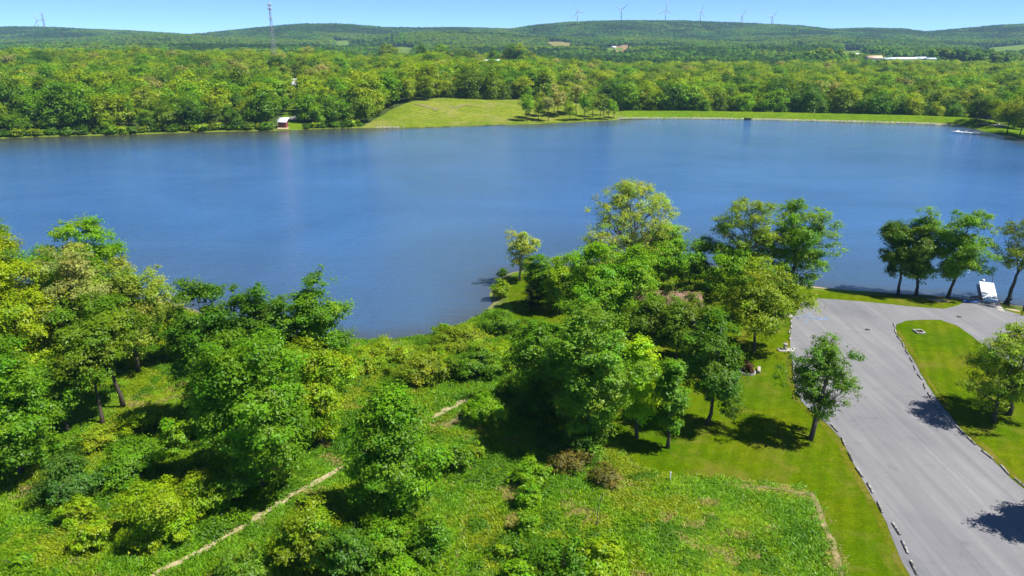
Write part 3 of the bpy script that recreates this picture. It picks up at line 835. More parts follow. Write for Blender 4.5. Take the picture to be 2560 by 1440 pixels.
for poly, mk in FIELDS:
    cv = np.mean([v_ for _, v_ in poly])
    drape('field', [(u_, v_ if v_ < cv else v_ + 9) for u_, v_ in poly], M[mk], 2.0, 45.0)
# ------------------------------------------------------------------ vegetation
PAL = {'bright': (0.085, 0.185, 0.008), 'mid': (0.062, 0.145, 0.010), 'dark': (0.042, 0.105, 0.012), 'yellow': (0.135, 0.20, 0.008),
       'yellowmid': (0.115, 0.195, 0.008), 'olive': (0.068, 0.125, 0.010), 'olivelight': (0.115, 0.175, 0.016), 'oliveyellow': (0.098, 0.158, 0.008),
       'pale': (0.150, 0.178, 0.120), 'paleyellow': (0.112, 0.168, 0.040), 'airy': (0.155, 0.215, 0.075), 'openpale': (0.155, 0.215, 0.068),
       'openyellow': (0.106, 0.176, 0.018), 'big': (0.072, 0.155, 0.010), 'darkbig': (0.045, 0.095, 0.012), 'greygreen': (0.072, 0.148, 0.020),
       'lime': (0.15, 0.27, 0.006), 'conemid': (0.058, 0.14, 0.012), 'sparse': (0.055, 0.125, 0.016), 'opendark': (0.085, 0.14, 0.022),
       'openolive': (0.072, 0.125, 0.012), 'bluedark': (0.042, 0.11, 0.028), 'brownish': (0.085, 0.085, 0.035)}
LEAF_GAIN = (2.2, 2.0, 0.7)
THIN = {'big', 'darkbig', 'conemid'}
OPEN = {'openolive', 'openpale', 'openyellow', 'opendark', 'airy', 'sparse'}

def leaf_quads(C, Nrm, size, r, asp=0.62):
    n = len(C)
    Nrm = Nrm / (np.linalg.norm(Nrm, axis=1)[:, None] + 1e-9)
    A = r.normal(size=(n, 3)); A -= Nrm * np.sum(A * Nrm, 1)[:, None]; A /= np.linalg.norm(A, axis=1)[:, None] + 1e-9
    B = np.cross(Nrm, A)
    s = size * (0.65 + 0.7 * r.random(n))
    a, b = (s / 2)[:, None], (s * asp / 2)[:, None]
    fold = Nrm * (s * 0.10)[:, None]
    V = np.stack([C - A * a, C + B * b - A * a * 0.15 + fold, C + A * a, C - B * b - A * a * 0.15 + fold], 1).reshape(-1, 3)
    return V, np.arange(4 * n).reshape(n, 4)

def leaf_tris(C, Nrm, size, r):
    n = len(C)
    Nrm = Nrm / (np.linalg.norm(Nrm, axis=1)[:, None] + 1e-9)
    A = r.normal(size=(n, 3)); A -= Nrm * np.sum(A * Nrm, 1)[:, None]; A /= np.linalg.norm(A, axis=1)[:, None] + 1e-9
    B = np.cross(Nrm, A)
    s = (size * (0.65 + 0.7 * r.random(n)))[:, None]
    V = np.stack([C - A * s * 0.42 - B * s * 0.36, C - A * s * 0.42 + B * s * 0.36, C + A * s * 0.6], 1).reshape(-1, 3)
    return V, np.arange(3 * n).reshape(n, 3)

def crown_puffs(r, H, Rx, bf, shape, npuff):
    """centres and radii of leaf clusters filling an uneven crown"""
    zc, hz = H * (1 + bf) / 2, H * (1 - bf) / 2
    ph = r.random(6) * 6.28
    am = np.array([0.16, 0.13, 0.10, 0.08, 0.06, 0.05])
    C, rad = [], []
    while len(C) < npuff:
        d = r.normal(size=3); d /= np.linalg.norm(d)
        k = r.random() ** 0.42
        k = max(k, 0.25)
        az = math.atan2(d[1], d[0])
        lob = 1 + sum(am[i] * math.sin((i + 2) * az + ph[i] + 2.2 * d[2]) for i in range(6)) + r.normal() * 0.05
        t = d[2] * k                       # -1..1
        if shape == 'cone': wz = 0.28 + 0.95 * (1 - (t + 1) / 2) ** 0.85 * (0.35 + 0.65 * min(1, (t + 1) * 1.7))
        elif shape == 'spread': wz = 1.0 if t > 0 else 0.85 + 0.15 * (1 + t)
        else: wz = 1.0
        p = np.array([d[0] * k * Rx * lob * wz, d[1] * k * Rx * lob * wz, zc + d[2] * k * hz * (0.80 + 0.2 * lob + 0.14 * r.random() - 0.04)])
        if shape == 'bush' and p[2] < 0.12 * H: p[2] = 0.12 * H + 0.1 * r.random() * H
        if shape == 'spread':           # a dome over a flat, open underside
            e = r.random() ** 0.75
            rr_ = Rx * np.interp(e, [0, 0.25, 0.55, 0.8, 1], [0.5, 0.85, 1.0, 0.84, 0.34]) * (0.3 + 0.7 * r.random() ** 0.5) * lob
            p = np.array([math.cos(az) * rr_, math.sin(az) * rr_, H * bf + e * H * (1 - bf)])
        C.append(p); rad.append(1.0)
    return np.array(C)

def make_tree(r, H, Rx, bf, kind, leaf=0.30, dens=1.0, lean=(0, 0), shape='round', far=False, stems=1):
    """returns (leaf mesh, wood mesh)"""
    col = np.array(PAL[kind]) * np.array(LEAF_GAIN) * (0.86 if far else 1.0) * (0.94 + 0.12 * r.random())
    opn = kind in OPEN
    hz = H * (1 - bf) / 2
    prad = (0.30 if not opn else 0.23) * (0.85 if kind in THIN else 1) * (Rx * Rx * hz) ** (1 / 3)
    if not far: prad = min(prad, 1.25) if not opn else min(prad, 0.95)
    vol = 4 / 3 * math.pi * Rx * Rx * hz
    npuff = int(np.clip((0.80 if not opn and kind not in THIN else 0.50) * vol / (4 / 3 * math.pi * prad ** 3), 14, 170))
    C = crown_puffs(r, H - 0.75 * prad, max(0.5 * Rx, Rx - 0.62 * prad), bf, shape, npuff)
    C = C + np.array([lean[0], lean[1], 0]) * (C[:, 2:3] / H)
    rad = prad * (0.65 + 0.6 * r.random(npuff))
    cen = np.array([lean[0] * 0.6, lean[1] * 0.6, H * (0.45 + 0.5 * bf)])
    # each bough carries twig clusters, each cluster a loose cloud of leaves
    nsub = 11 if not far else 7
    if opn: nsub = 8
    S_ = 4 * math.pi * (Rx * Rx * hz) ** (2 / 3)
    per = max(3.0, dens * S_ * (2.0 if not opn else 1.25) / (leaf * leaf * 0.5) / (npuff * nsub))
    d = r.normal(size=(npuff, nsub, 3)); d /= np.linalg.norm(d, axis=2)[..., None]
    d[..., 2] = np.where((d[..., 2] < -0.3) & (r.random((npuff, nsub)) < 0.55), -d[..., 2], d[..., 2])
    kk = 0.45 + 0.75 * r.random((npuff, nsub, 1)) ** 0.8
    S = C[:, None, :] + d * kk * rad[:, None, None] * np.array([1.15, 1.15, 0.8])
    srad = prad * (0.30 if not far else 0.42) * (0.6 + 0.8 * r.random((npuff, nsub, 1)))
    wgt = np.clip(r.normal(1.0, 0.35, (npuff, nsub)), 0.3, 1.8)
    num = np.maximum(2, (per * wgt).astype(int)).ravel()
    idx = np.repeat(np.arange(npuff * nsub), num)
    g3 = r.normal(size=(len(idx), 3))
    P_ = S.reshape(-1, 3)[idx] + g3 * srad.reshape(-1, 1)[idx] * np.array([1, 1, 0.62])
    out = C - cen; out /= np.linalg.norm(out, axis=1)[:, None] + 1e-6
    bi = idx // nsub
    N_ = d.reshape(-1, 3)[idx] * 0.35 + g3 * 0.18 + out[bi] * 0.3 + np.array([0, 0, 0.62]) + r.normal(size=(len(idx), 3)) * 0.36
    pc = (1 + r.normal(size=(npuff, 1)) * 0.10) * (1 + r.normal(size=(npuff, 3)) * np.array([0.09, 0.0, 0.1]))
    sc2 = (1 + r.normal(size=(npuff * nsub, 1)) * 0.10) * (1 + r.normal(size=(npuff * nsub, 3)) * np.array([0.07, 0.0, 0.08]))
    K_ = pc[bi] * sc2[idx] * (1 + r.normal(size=(len(idx), 1)) * 0.12)
    P_[:, 2] = np.maximum(P_[:, 2], 0.08)
    V, Q = leaf_quads(P_, N_, leaf, r) if far else leaf_tris(P_, N_, leaf, r)
    tc = np.repeat(np.clip(col * K_, 0.004, 0.9), 4 if far else 3, axis=0)
    leaf_me = np_mesh('crown', V, Q, M['leaf_far'] if far else M['leaf'], False, tc)
    # wood
    mb = MB()
    sides = 5 if far else 7
    r0 = max(0.07, 0.017 * H) if not opn else max(0.10, 0.024 * H)
    if shape == 'bush': r0 = 0.05 + 0.008 * H
    nst = stems
    trunks = []
    for s_ in range(nst):
        az = r.random() * 6.28
        off = np.array([math.cos(az), math.sin(az), 0]) * (0.0 if nst == 1 else 0.25 + 0.1 * H * 0.2)
        n = 9
        t = np.linspace(0, 1, n)
        ztop = H * (0.80 if shape != 'spread' else 0.66)
        spread = off[None, :] * t[:, None] * (0 if nst == 1 else 4.0)
        wob = np.cumsum(r.normal(size=(n, 2)) * 0.011 * H, axis=0); wob -= wob[0]
        P = np.column_stack([lean[0] * t * 0.8 + wob[:, 0] + off[0] * 0.3, lean[1] * t * 0.8 + wob[:, 1] + off[1] * 0.3, t * ztop - 0.25 * (t == 0)]) + spread
        rr = r0 * (1 - 0.82 * t) * np.where(t < 0.05, 1.35, 1.0) * (1 if nst == 1 else 0.75)
        mb.tube(P, rr, sides)
        trunks.append((P, rr))
    if not far or True:
        nl = int(np.clip(npuff / (7 if not far else 9), 5, 18))
        idx = r.choice(npuff, nl, replace=False)
        D = np.linalg.norm(C[:, None] - C[idx][None], axis=2)
        own = D.argmin(1)
        for li in range(nl):
            mem = np.nonzero(own == li)[0]
            tgt = C[mem].mean(0)
            P, rr = trunks[r.integers(len(trunks))]
            hd = math.hypot(tgt[0], tgt[1])
            zs = np.clip(tgt[2] - hd * (0.75 + 0.4 * r.random()), 0.75 * bf * H + 0.05 * H, P[-1][2] * 0.97)
            ks = np.interp(zs, P[:, 2], np.arange(len(P)))
            a = np.array([np.interp(ks, np.arange(len(P)), P[:, q]) for q in range(3)])
            ra = np.interp(ks, np.arange(len(P)), rr) * 0.62
            mid = a * 0.45 + tgt * 0.55 + np.array([0, 0, -0.10 * hd]) + r.normal(size=3) * 0.04 * H * 0.5
            t = np.linspace(0, 1, 6)[:, None]
            L = (1 - t) ** 2 * a + 2 * t * (1 - t) * mid + t ** 2 * tgt
            lr = ra * (1 - 0.75 * t[:, 0])
            mb.tube(L, lr, 5 if not far else 4, cap=False)
            if far: continue
            for m_ in mem:
                e = C[m_]
                k = 2 + int(r.integers(0, 3)); b0 = L[k]
                md = (b0 + e) / 2 + r.normal(size=3) * 0.12 * np.linalg.norm(e - b0)
                tt = np.linspace(0, 1, 4)[:, None]
                Bz = (1 - tt) ** 2 * b0 + 2 * tt * (1 - tt) * md + tt ** 2 * e
                mb.tube(Bz, np.maximum(lr[k] * 0.6 * (1 - 0.8 * tt[:, 0]), 0.012), 4, cap=False)
                if opn:
                    for _ in range(3):
                        e2 = e + r.normal(size=3) * prad * 0.8 + np.array([0, 0, 0.3 * prad])
                        mb.tube(np.array([Bz[2], (Bz[2] + e2) / 2 + r.normal(size=3) * 0.1, e2]), [0.03, 0.02, 0.01], 3, cap=False)
    wood_me = mb.mesh('trunk', M['bark_pale'] if kind in ('airy', 'greygreen') else M['bark'], True)
    return leaf_me, wood_me

NAMES = {'pale': 'oak_tree', 'paleyellow': 'oak_tree', 'openpale': 'oak_tree', 'openyellow': 'oak_tree', 'big': 'oak_tree', 'opendark': 'oak_tree',
         'dark': 'maple_tree', 'mid': 'maple_tree', 'bright': 'maple_tree', 'lime': 'maple_tree', 'darkbig': 'maple_tree', 'greygreen': 'ash_tree'}
GROUP = 'trees round the near shore'
for ti, (bu, bv, tv, w, kind, bf, label) in enumerate(TREES):
    r = np.random.default_rng(100 + ti)
    p = ground(bu, bv)
    H = top_z(p[1], tv) - p[2]
    Rx = 0.5 * w * px_size((p[0], p[1], p[2] + H * 0.6)) * 0.97
    shape, stems, lean = 'round', 1, (0, 0)
    if kind in ('conemid', 'lime') or (bu, bv) == (985, 1305): shape = 'cone'
    if kind in ('openpale', 'openyellow', 'opendark'): shape = 'spread'
    if kind == 'sparse': stems = 2; lean = (0.7, 0)
    if bu == 2514: lean = (3.4, 0.5)
    if bu == 2368: lean = (1.3, 0.3)
    if bu == 1978: stems = 2
    if bu == 2246: lean = (-0.8, 0)
    leaf = 0.275 if kind not in OPEN else 0.23
    if p[1] > 115: leaf *= 1.1
    dens = 1.0 if kind not in ('dark', 'mid', 'greygreen', 'darkbig') else 2.0
    if kind in ('bright', 'yellow', 'yellowmid', 'olive', 'oliveyellow', 'lime', 'conemid', 'pale', 'paleyellow'): dens = 1.6
    if kind == 'big': dens = 1.25
    if kind == 'sparse': dens = 1.35
    if kind == 'airy': dens = 1.2
    if kind == 'openpale': dens = 0.85
    lm, wm = make_tree(r, H, Rx, bf, kind, leaf, dens, lean, shape, False, stems)
    root = empty(NAMES.get(kind, 'broadleaf_tree'), tuple(p), 0)
    tag(root, label, 'tree', GROUP)
    obj('crown', lm, root); obj('trunk', wm, root)

for si, (bu, bv, tv, w, kind, label) in enumerate(SHRUBS):
    r = np.random.default_rng(500 + si)
    p = ground(bu, bv - 4)
    H = max(0.8, top_z(p[1], tv) - p[2])
    Rx = 0.5 * w * px_size(p)
    p[1] += Rx * 0.35                     # the pixel shows the front foot of the bush
    H = max(0.8, top_z(p[1], tv) - p[2])
    p[2] = float(height(np.array([p[0]]), np.array([p[1]]))[0])
    lm, wm = make_tree(r, H, Rx * 0.92, 0.0, kind, 0.22, 0.7 if kind == 'brownish' else 1.6, (0, 0), 'bush', False, 3)
    root = empty('shrub', tuple(p), 0)
    tag(root, label, 'bush', 'bushes round the meadow and the near shore')
    obj('foliage', lm, root); obj('stem', wm, root)

# a small layered pine near the point
p = ground(1328, 778)
r = np.random.default_rng(900)
H = top_z(p[1], 716) - p[2]
mbw = MB(); mbw.tube([[0, 0, -0.2], [0.05, 0, H * 0.5], [0, 0, H]], [0.16, 0.1, 0.02], 6)
PP, NN = [], []
for lay in range(6):
    z = H * (0.25 + 0.135 * lay); rr = 2.4 * (1 - 0.12 * lay) * (0.8 + 0.4 * r.random())
    for b_ in range(6):
        az = r.random() * 6.28
        e = np.array([math.cos(az) * rr, math.sin(az) * rr, z + 0.15])
        mbw.tube([[0, 0, z], e], [0.05, 0.015], 4, cap=False)
        n = 130
        k = r.random(n) ** 0.7
        PP.append(np.array([0, 0, z]) + (e - np.array([0, 0, z])) * k[:, None] + r.normal(size=(n, 3)) * np.array([0.22, 0.22, 0.1])); NN.append(r.normal(size=(n, 3)) * 0.4 + np.array([0, 0, 1]))
PP, NN = np.concatenate(PP), np.concatenate(NN)
V, Q = leaf_quads(PP, NN, 0.24, r, 0.3)
root = empty('pine_tree', tuple(p)); tag(root, 'small dark flat-branched pine on the bank above the grassy point', 'tree', GROUP)
obj('crown', np_mesh('crown', V, Q, M['leaf'], False, np.repeat((np.array([0.028, 0.062, 0.018]) * (1 + r.normal(size=(len(PP), 1)) * 0.15)), 4, axis=0)), root)
mbw.build('trunk', M['bark'], root)

# bare dead stems
def dead_tree(u, v, tv, label, lean, seed, mat, nb=9, rad=0.09):
    r = np.random.default_rng(seed)
    p = ground(u, v); H = top_z(p[1], tv) - p[2]
    mb = MB(); n = 8; t = np.linspace(0, 1, n)
    wob = np.cumsum(r.normal(size=(n, 2)) * 0.015 * H, axis=0)
    P = np.column_stack([lean[0] * t + wob[:, 0] - wob[0, 0], lean[1] * t + wob[:, 1] - wob[0, 1], t * H - 0.1])
    mb.tube(P, rad * (1 - 0.85 * t), 6)
    root = empty('dead_tree', tuple(p)); tag(root, label, 'dead tree')
    mb.build('trunk', mat, root, True)
    for b_ in range(nb):
        mb = MB()
        k = 2 + r.random() * (n - 3); a = np.array([np.interp(k, np.arange(n), P[:, q]) for q in range(3)])
        az = r.random() * 6.28; L = H * (0.10 + 0.12 * r.random())
        e = a + np.array([math.cos(az) * L, math.sin(az) * L, L * (0.3 + 0.6 * r.random())])
        mb.tube([a, (a + e) / 2 + np.array([0, 0, -0.08 * L]), e], [rad * 0.35, rad * 0.22, 0.012], 5)
        mb.build('branch', mat, root, True)
dead_tree(140, 935, 745, 'pale bare dead tree standing in the left wood', (0.3, 0), 31, M['bark_pale'], 12, 0.13)
dead_tree(170, 950, 790, 'leaning bare dead tree with crossing twigs in the left wood', (2.2, 0.4), 32, M['bark_pale'], 8, 0.09)
dead_tree(1488, 1318, 1205, 'thin dead sapling leaning out of the lower meadow', (1.0, 1.2), 33, M['bark'], 5, 0.06)

# ------------------------------------------------------------------ far woods
far_kinds = [('bright', 'bright green'), ('yellow', 'yellow-green'), ('mid', 'mid green'), ('dark', 'dark green'), ('paleyellow', 'pale yellow-green'), ('pale', 'pale cream-tan'), ('olive', 'olive green'), ('yellowmid', 'light green')]
FARPAL = {}
far_proto = []
for k, (kind, word) in enumerate(far_kinds):
    for s_ in range(2 if kind not in ('pale', 'paleyellow') else 1):
        r = np.random.default_rng(700 + k * 5 + s_)
        H = 18.0
        lm, wm = make_tree(r, H, 6.6 + 1.4 * r.random(), 0.06 if s_ == 0 else 0.12, kind, 0.95, 1.1, (0, 0), 'round', True, 1)
        far_proto.append((lm, wm, word, kind))
KW = {'bright': 0.22, 'yellow': 0.22, 'mid': 0.17, 'dark': 0.07, 'paleyellow': 0.05, 'pale': 0.012, 'olive': 0.12, 'yellowmid': 0.2}
wts = np.array([KW[p_[3]] / (2 if p_[3] not in ('pale', 'paleyellow') else 1) for p_ in far_proto]); wts /= wts.sum()

CLEAR = [FMEADOW, [(686, 330), (680, 306), (690, 296), (712, 288), (724, 262), (740, 240), (758, 240), (764, 300), (760, 330)],
         [(2395, 330), (2400, 296), (2530, 298), (2540, 312), (2700, 345), (2700, 380)]]
sp = 9.6
ys = np.arange(360, 1120, sp)
PX, PY = [], []
for y in ys:
    n = int(2 * 0.86 * y / sp)
    x = (np.arange(n) - n / 2) * sp
    PX.append(x + rng.uniform(-0.42, 0.42, n) * sp); PY.append(np.full(n, y) + rng.uniform(-0.42, 0.42, n) * sp)
PX, PY = np.concatenate(PX), np.concatenate(PY)
sd = lake_sd(PX, PY); PZ = height(PX, PY)
pu, pv = project(PX, PY, PZ)
uu = 1280 + F * PX / (PY * CP)
keep = (sd > 4.5) & ~((uu > 1480) & (sd < 36) & (uu < 2420)) & ~((uu >= 2420) & (sd < 34))
for poly in CLEAR: keep &= ~in_poly(pu, pv, poly)
for poly, _ in FIELDS: keep &= ~in_poly(pu, pv, poly)
for u_, D_, z_, r_ in KNOLLS:
    kx, ky = knoll_xy(u_, D_)
    keep &= np.hypot(PX - kx, (PY - ky + 0.5 * r_) * 0.8) > r_
keep &= ~((np.abs(pu - 745) < 16) & (pv > 218) & (pv < 240))          # in front of the white house
keep &= ~((np.abs(pu - 745) < 26) & (pv > 206) & (pv < 226))
PX, PY, PZ, sd, pu, pv = [a[keep] for a in (PX, PY, PZ, sd, pu, pv)]
kind_id = rng.choice(len(far_proto), len(PX), p=wts)
# patches of one colour, as stands of a species
pn = vnoise(PX / 60, PY / 60, 33)
stand = (vnoise(PX / 45, PY / 45, 44) * len(far_proto) * 0.999).astype(int)
kind_id = np.where(rng.random(len(PX)) < 0.25, stand, kind_id)
hs = (0.68 + 0.72 * rng.random(len(PX)) ** 1.4) * (0.86 + 0.28 * vnoise(PX / 35, PY / 35, 51))
hs = np.where(sd < 12, hs * 0.78, hs)
# the gap in the canopy through which the white house shows
gap = (np.abs(pu - 746) < 25) & (pv > 209)
lim = (np.array([top_z(y_, 220.0) for y_ in PY]) - PZ) / 18.5
hs = np.where(gap, np.minimum(hs, lim), hs)
ok_ = ~(gap & (hs < 0.3))
PX, PY, PZ, sd, pu, pv, kind_id, hs = [a[ok_] for a in (PX, PY, PZ, sd, pu, pv, kind_id, hs)]
in_view = (pu > -60) & (pu < 2620)
order = np.argsort(np.where(in_view, PY, 1e9))
NIND = 270
ind, rest = order[:NIND], order[NIND:]
def where_word(x, y):
    u = 1280 + F * x / (y * CP)
    if u < 900: return 'in the wood lining the far shore round the red shed', 'trees along the far wooded shore'
    if u < 1500: return 'in the wood behind the far grass slope', 'trees behind the far grass slope'
    return 'in the wood behind the dam', 'trees behind the dam'
for i in ind:
    lm, wm, word, kind = far_proto[kind_id[i]]
    ww, gg = where_word(PX[i], PY[i])
    root = empty('broadleaf_tree', (PX[i], PY[i], PZ[i] - 0.2), rng.random() * 6.28)
    s = hs[i]; root.scale = (s * (0.9 + 0.2 * rng.random()), s * (0.9 + 0.2 * rng.random()), s * (0.95 + 0.15 * rng.random()))
    tag(root, f'{word} tree {ww}', 'tree', f'{word} {gg}')
    obj('crown', lm, root); obj('trunk', wm, root)

def scatter(name, pts, rots, scls, pids, protos, label=None, cat=None):
    """one object whose points each carry one of a few plants (geometry nodes)"""
    colp = bpy.data.collections.new(name + '_plants')
    for k, me in enumerate(protos):
        o = bpy.data.objects.new(f'{name}_plant_{k:02d}', me); colp.objects.link(o)
    me = bpy.data.meshes.new(name)
    me.vertices.add(len(pts)); me.vertices.foreach_set('co', np.asarray(pts, np.float32).ravel())
    a = me.attributes.new('rot', 'FLOAT', 'POINT'); a.data.foreach_set('value', np.asarray(rots, np.float32))
    a = me.attributes.new('scl', 'FLOAT_VECTOR', 'POINT'); a.data.foreach_set('vector', np.asarray(scls, np.float32).ravel())
    a = me.attributes.new('pid', 'INT', 'POINT'); a.data.foreach_set('value', np.asarray(pids, np.int32))
    o = obj(name, me)
    ng = bpy.data.node_groups.new(name, 'GeometryNodeTree')
    ng.interface.new_socket('Geometry', in_out='INPUT', socket_type='NodeSocketGeometry')
    ng.interface.new_socket('Geometry', in_out='OUTPUT', socket_type='NodeSocketGeometry')
    nn = ng.nodes; L = ng.links
    gi, go = nn.new('NodeGroupInput'), nn.new('NodeGroupOutput')
    ci = nn.new('GeometryNodeCollectionInfo'); ci.inputs['Collection'].default_value = colp
    ci.inputs['Separate Children'].default_value = True; ci.inputs['Reset Children'].default_value = True
    ip = nn.new('GeometryNodeInstanceOnPoints'); ip.inputs['Pick Instance'].default_value = True
    def named(n_, t_):
        x = nn.new('GeometryNodeInputNamedAttribute'); x.data_type = t_; x.inputs['Name'].default_value = n_; return x.outputs['Attribute']
    cx = nn.new('ShaderNodeCombineXYZ'); L.new(named('rot', 'FLOAT'), cx.inputs['Z'])
    e2 = nn.new('FunctionNodeEulerToRotation'); L.new(cx.outputs[0], e2.inputs[0])
    L.new(gi.outputs[0], ip.inputs['Points']); L.new(ci.outputs[0], ip.inputs['Instance'])
    L.new(named('pid', 'INT'), ip.inputs['Instance Index']); L.new(e2.outputs[0], ip.inputs['Rotation']); L.new(named('scl', 'FLOAT_VECTOR'), ip.inputs['Scale'])
    L.new(ip.outputs[0], go.inputs[0])
    md = o.modifiers.new('scatter', 'NODES'); md.node_group = ng
    tag(o, label, cat, None, 'stuff')
    return o

def join_tree(lm, wm):
    """crown and trunk as one plant for the scattered woods"""
    o1 = bpy.data.objects.new('a', lm.copy())
    bm = bmesh.new(); bm.from_mesh(lm)
    nf = len(bm.faces); bm.from_mesh(wm)
    bm.faces.ensure_lookup_table()
    for f in bm.faces[nf:]: f.material_index = 1
    me = bpy.data.meshes.new('wood_plant'); bm.to_mesh(me); bm.free()
    me.materials.append(lm.materials[0]); me.materials.append(wm.materials[0])
    return me
wood_protos = [join_tree(a, b_) for a, b_, _, _ in far_proto]
n = len(rest)
scl = np.stack([hs[rest] * (0.9 + 0.2 * rng.random(n)), hs[rest] * (0.9 + 0.2 * rng.random(n)), hs[rest]], 1)
scatter('woodland', np.column_stack([PX[rest], PY[rest], PZ[rest] - 0.2]), rng.random(n) * 6.28, scl, kind_id[rest], wood_protos,
        'broad green woodland stretching from behind the dam to the hills', 'woodland')

# understorey bushes along the far shore
far_bush = []
for k, kind in enumerate(['mid', 'yellowmid', 'dark', 'olivelight']):
    r = np.random.default_rng(820 + k)
    far_bush.append(make_tree(r, 3.2, 2.3, 0.0, kind, 0.6, 0.9, (0, 0), 'bush', True, 2) + ({'mid': 'mid green', 'yellowmid': 'light green', 'dark': 'dark green', 'olivelight': 'olive green'}[kind],))
FS = [(u, v) for u, v in far_shore_px if -100 <= u <= 920]
for u in np.arange(-40, 905, 13.0):
    if 684 < u < 764: continue
    uj = u + rng.uniform(-6, 6)
    v = np.interp(uj, [a for a, _ in FS[::-1]], [b_ for _, b_ in FS[::-1]])
    q = at_z(uj, v); y = q[1] + rng.uniform(1.5, 4.5); x = q[0] * y / q[1]
    z = float(height(np.array([x]), np.array([y]))[0])
    lm, wm, word = far_bush[rng.integers(4)]
    root = empty('shrub', (x, y, z - 0.1), rng.random() * 6.28)
    s = 0.7 + 0.8 * rng.random(); root.scale = (s * 1.1, s * 1.1, s)
    tag(root, f'{word} bush at the waterline of the far wooded shore', 'bush', f'{word} bushes at the far waterline')
    obj('foliage', lm, root); obj('stem', wm, root)

# trees on the far lawns, each with its trunk clear of the ground
grove_proto = {}
for k, kind in enumerate(['bright', 'paleyellow', 'yellowmid', 'pale', 'olive']):
    r = np.random.default_rng(860 + k)
    grove_proto[kind] = make_tree(r, 17.0, 5.2, 0.32, kind, 0.75, 0.9, (0, 0), 'round', True, 1)
GROVE = [(1318, 303, 228, 'bright', 'green tree at the open grass end of the far grove'), (1345, 300, 235, 'yellowmid', 'light green tree second from the open grass end of the far grove'),
         (1322, 296, 236, 'bright', 'green tree behind the grass end of the far grove'), (1370, 303, 234, 'pale', 'tan-crowned tree nearest the water in the far grove'),
         (1352, 292, 226, 'paleyellow', 'pale tree at the back of the far grove near its grass end'), (1396, 293, 218, 'pale', 'tan tree at the back of the far grove'),
         (1412, 290, 212, 'paleyellow', 'tall pale tree behind the tan trees of the far grove'), (1425, 302, 246, 'yellowmid', 'small light green tree at the water in the far grove'),
         (1440, 288, 200, 'pale', 'tallest bare-tan tree at the back of the far grove'), (1462, 301, 224, 'bright', 'full green tree in the middle of the far grove front'),
         (1482, 293, 222, 'yellowmid', 'light green tree behind the full green tree of the far grove'), (1500, 299, 232, 'paleyellow', 'pale tree toward the dam end of the far grove'),
         (1520, 300, 240, 'bright', 'green tree next to the dam end of the far grove'), (1535, 296, 250, 'bright', 'last small green tree of the far grove where the dam starts'),
         (1385, 286, 222, 'olive', 'olive tree hidden in the heart of the far grove'), (1508, 288, 226, 'olive', 'olive tree at the back of the dam end of the far grove')]
for u, v, tv, kind, label in GROVE:
    p = ground(u, v); H = top_z(p[1], tv) - p[2]
    lm, wm = grove_proto[kind]
    root = empty('broadleaf_tree', (p[0], p[1], p[2] - 0.1), rng.random() * 6.28)
    s = H / 17.6; root.scale = (s * 0.95, s * 0.95, s)
    tag(root, label, 'tree', 'trees of the far grove'); obj('crown', lm, root); obj('trunk', wm, root)
for u, v, tv, kind, wd, lean, label in [(2436, 309, 232, 'olive', 1.35, 5.0, 'dark leaning tree beside the far picnic shelter'), (2518, 332, 240, 'oliveyellow', 1.3, 0, 'yellow-olive tree over the far beach corner'),
                              (2550, 338, 246, 'oliveyellow', 1.2, 0, 'dense olive tree beyond the far beach corner'), (2590, 345, 240, 'olive', 1.3, 0, 'dark olive tree behind the far sand beach'), (2535, 322, 250, 'yellowmid', 1.0, 0, 'light tree behind the olive trees of the far beach')]:
    p = ground(u, v); H = top_z(p[1], tv) - p[2]
    r = np.random.default_rng(int(u))
    lm, wm = make_tree(r, H, 0.5 * 75 * px_size(p) * wd, 0.25, 'darkbig' if u == 2436 else kind, 0.7, 0.9, (lean, 0), 'round', True, 1)
    root = empty('broadleaf_tree', tuple(p)); tag(root, label, 'tree', 'trees round the far beach'); obj('crown', lm, root); obj('trunk', wm, root)

# woods on the hills: patches of many crowns
patch = []
for k in range(6):
    r = np.random.default_rng(950 + k)
    P_, N_, K_ = [], [], []
    basec = 1.3 * [np.array(PAL['dark']) * 0.8, np.array(PAL['dark']) * 1.2, np.array(PAL['mid']) * 1.2, np.array(PAL['bright']) * 1.15, np.array(PAL['yellowmid']) * 1.1, np.array(PAL['mid'])][k]
    for c_ in range(20):
        cx, cy = r.uniform(-22, 22, 2)
        hh, rr = r.uniform(13, 20), r.uniform(4.0, 6.0)
        nl = 70
        d = r.normal(size=(nl, 3)); d /= np.linalg.norm(d, axis=1)[:, None]; d[:, 2] = np.where(d[:, 2] < -0.5, -d[:, 2], d[:, 2])
        P_.append(np.array([cx, cy, hh * 0.62]) + d * np.array([rr, rr, hh * 0.38]) * (0.75 + 0.3 * r.random((nl, 1))))
        N_.append(d + np.array([0, 0, 0.5]) + r.normal(size=(nl, 3)) * 0.3)
        K_.append(np.broadcast_to(basec * (1 + r.normal() * 0.2) * np.array([1 + r.normal() * 0.12, 1, 1]), (nl, 3)) * (1 + r.normal(size=(nl, 1)) * 0.1))
    P_, N_, K_ = np.concatenate(P_), np.concatenate(N_), np.concatenate(K_)
    V, Q = leaf_quads(P_, N_, 3.4, r, 0.8)
    patch.append(np_mesh('hill_wood_plant', V, Q, M['leaf_far'], False, np.repeat(np.clip(K_, 0.004, 1), 4, axis=0)))
PX, PY = [], []
for y in np.arange(1135, 5050, 27.0):
    n = int(2 * 0.84 * y / 27.0); x = (np.arange(n) - n / 2) * 27.0
    PX.append(x + rng.uniform(-11, 11, n)); PY.append(np.full(n, y) + rng.uniform(-11, 11, n))
PX, PY = np.concatenate(PX), np.concatenate(PY)
PZ = height(PX, PY); pu, pv = project(PX, PY, PZ)
keep = np.ones(len(PX), bool)
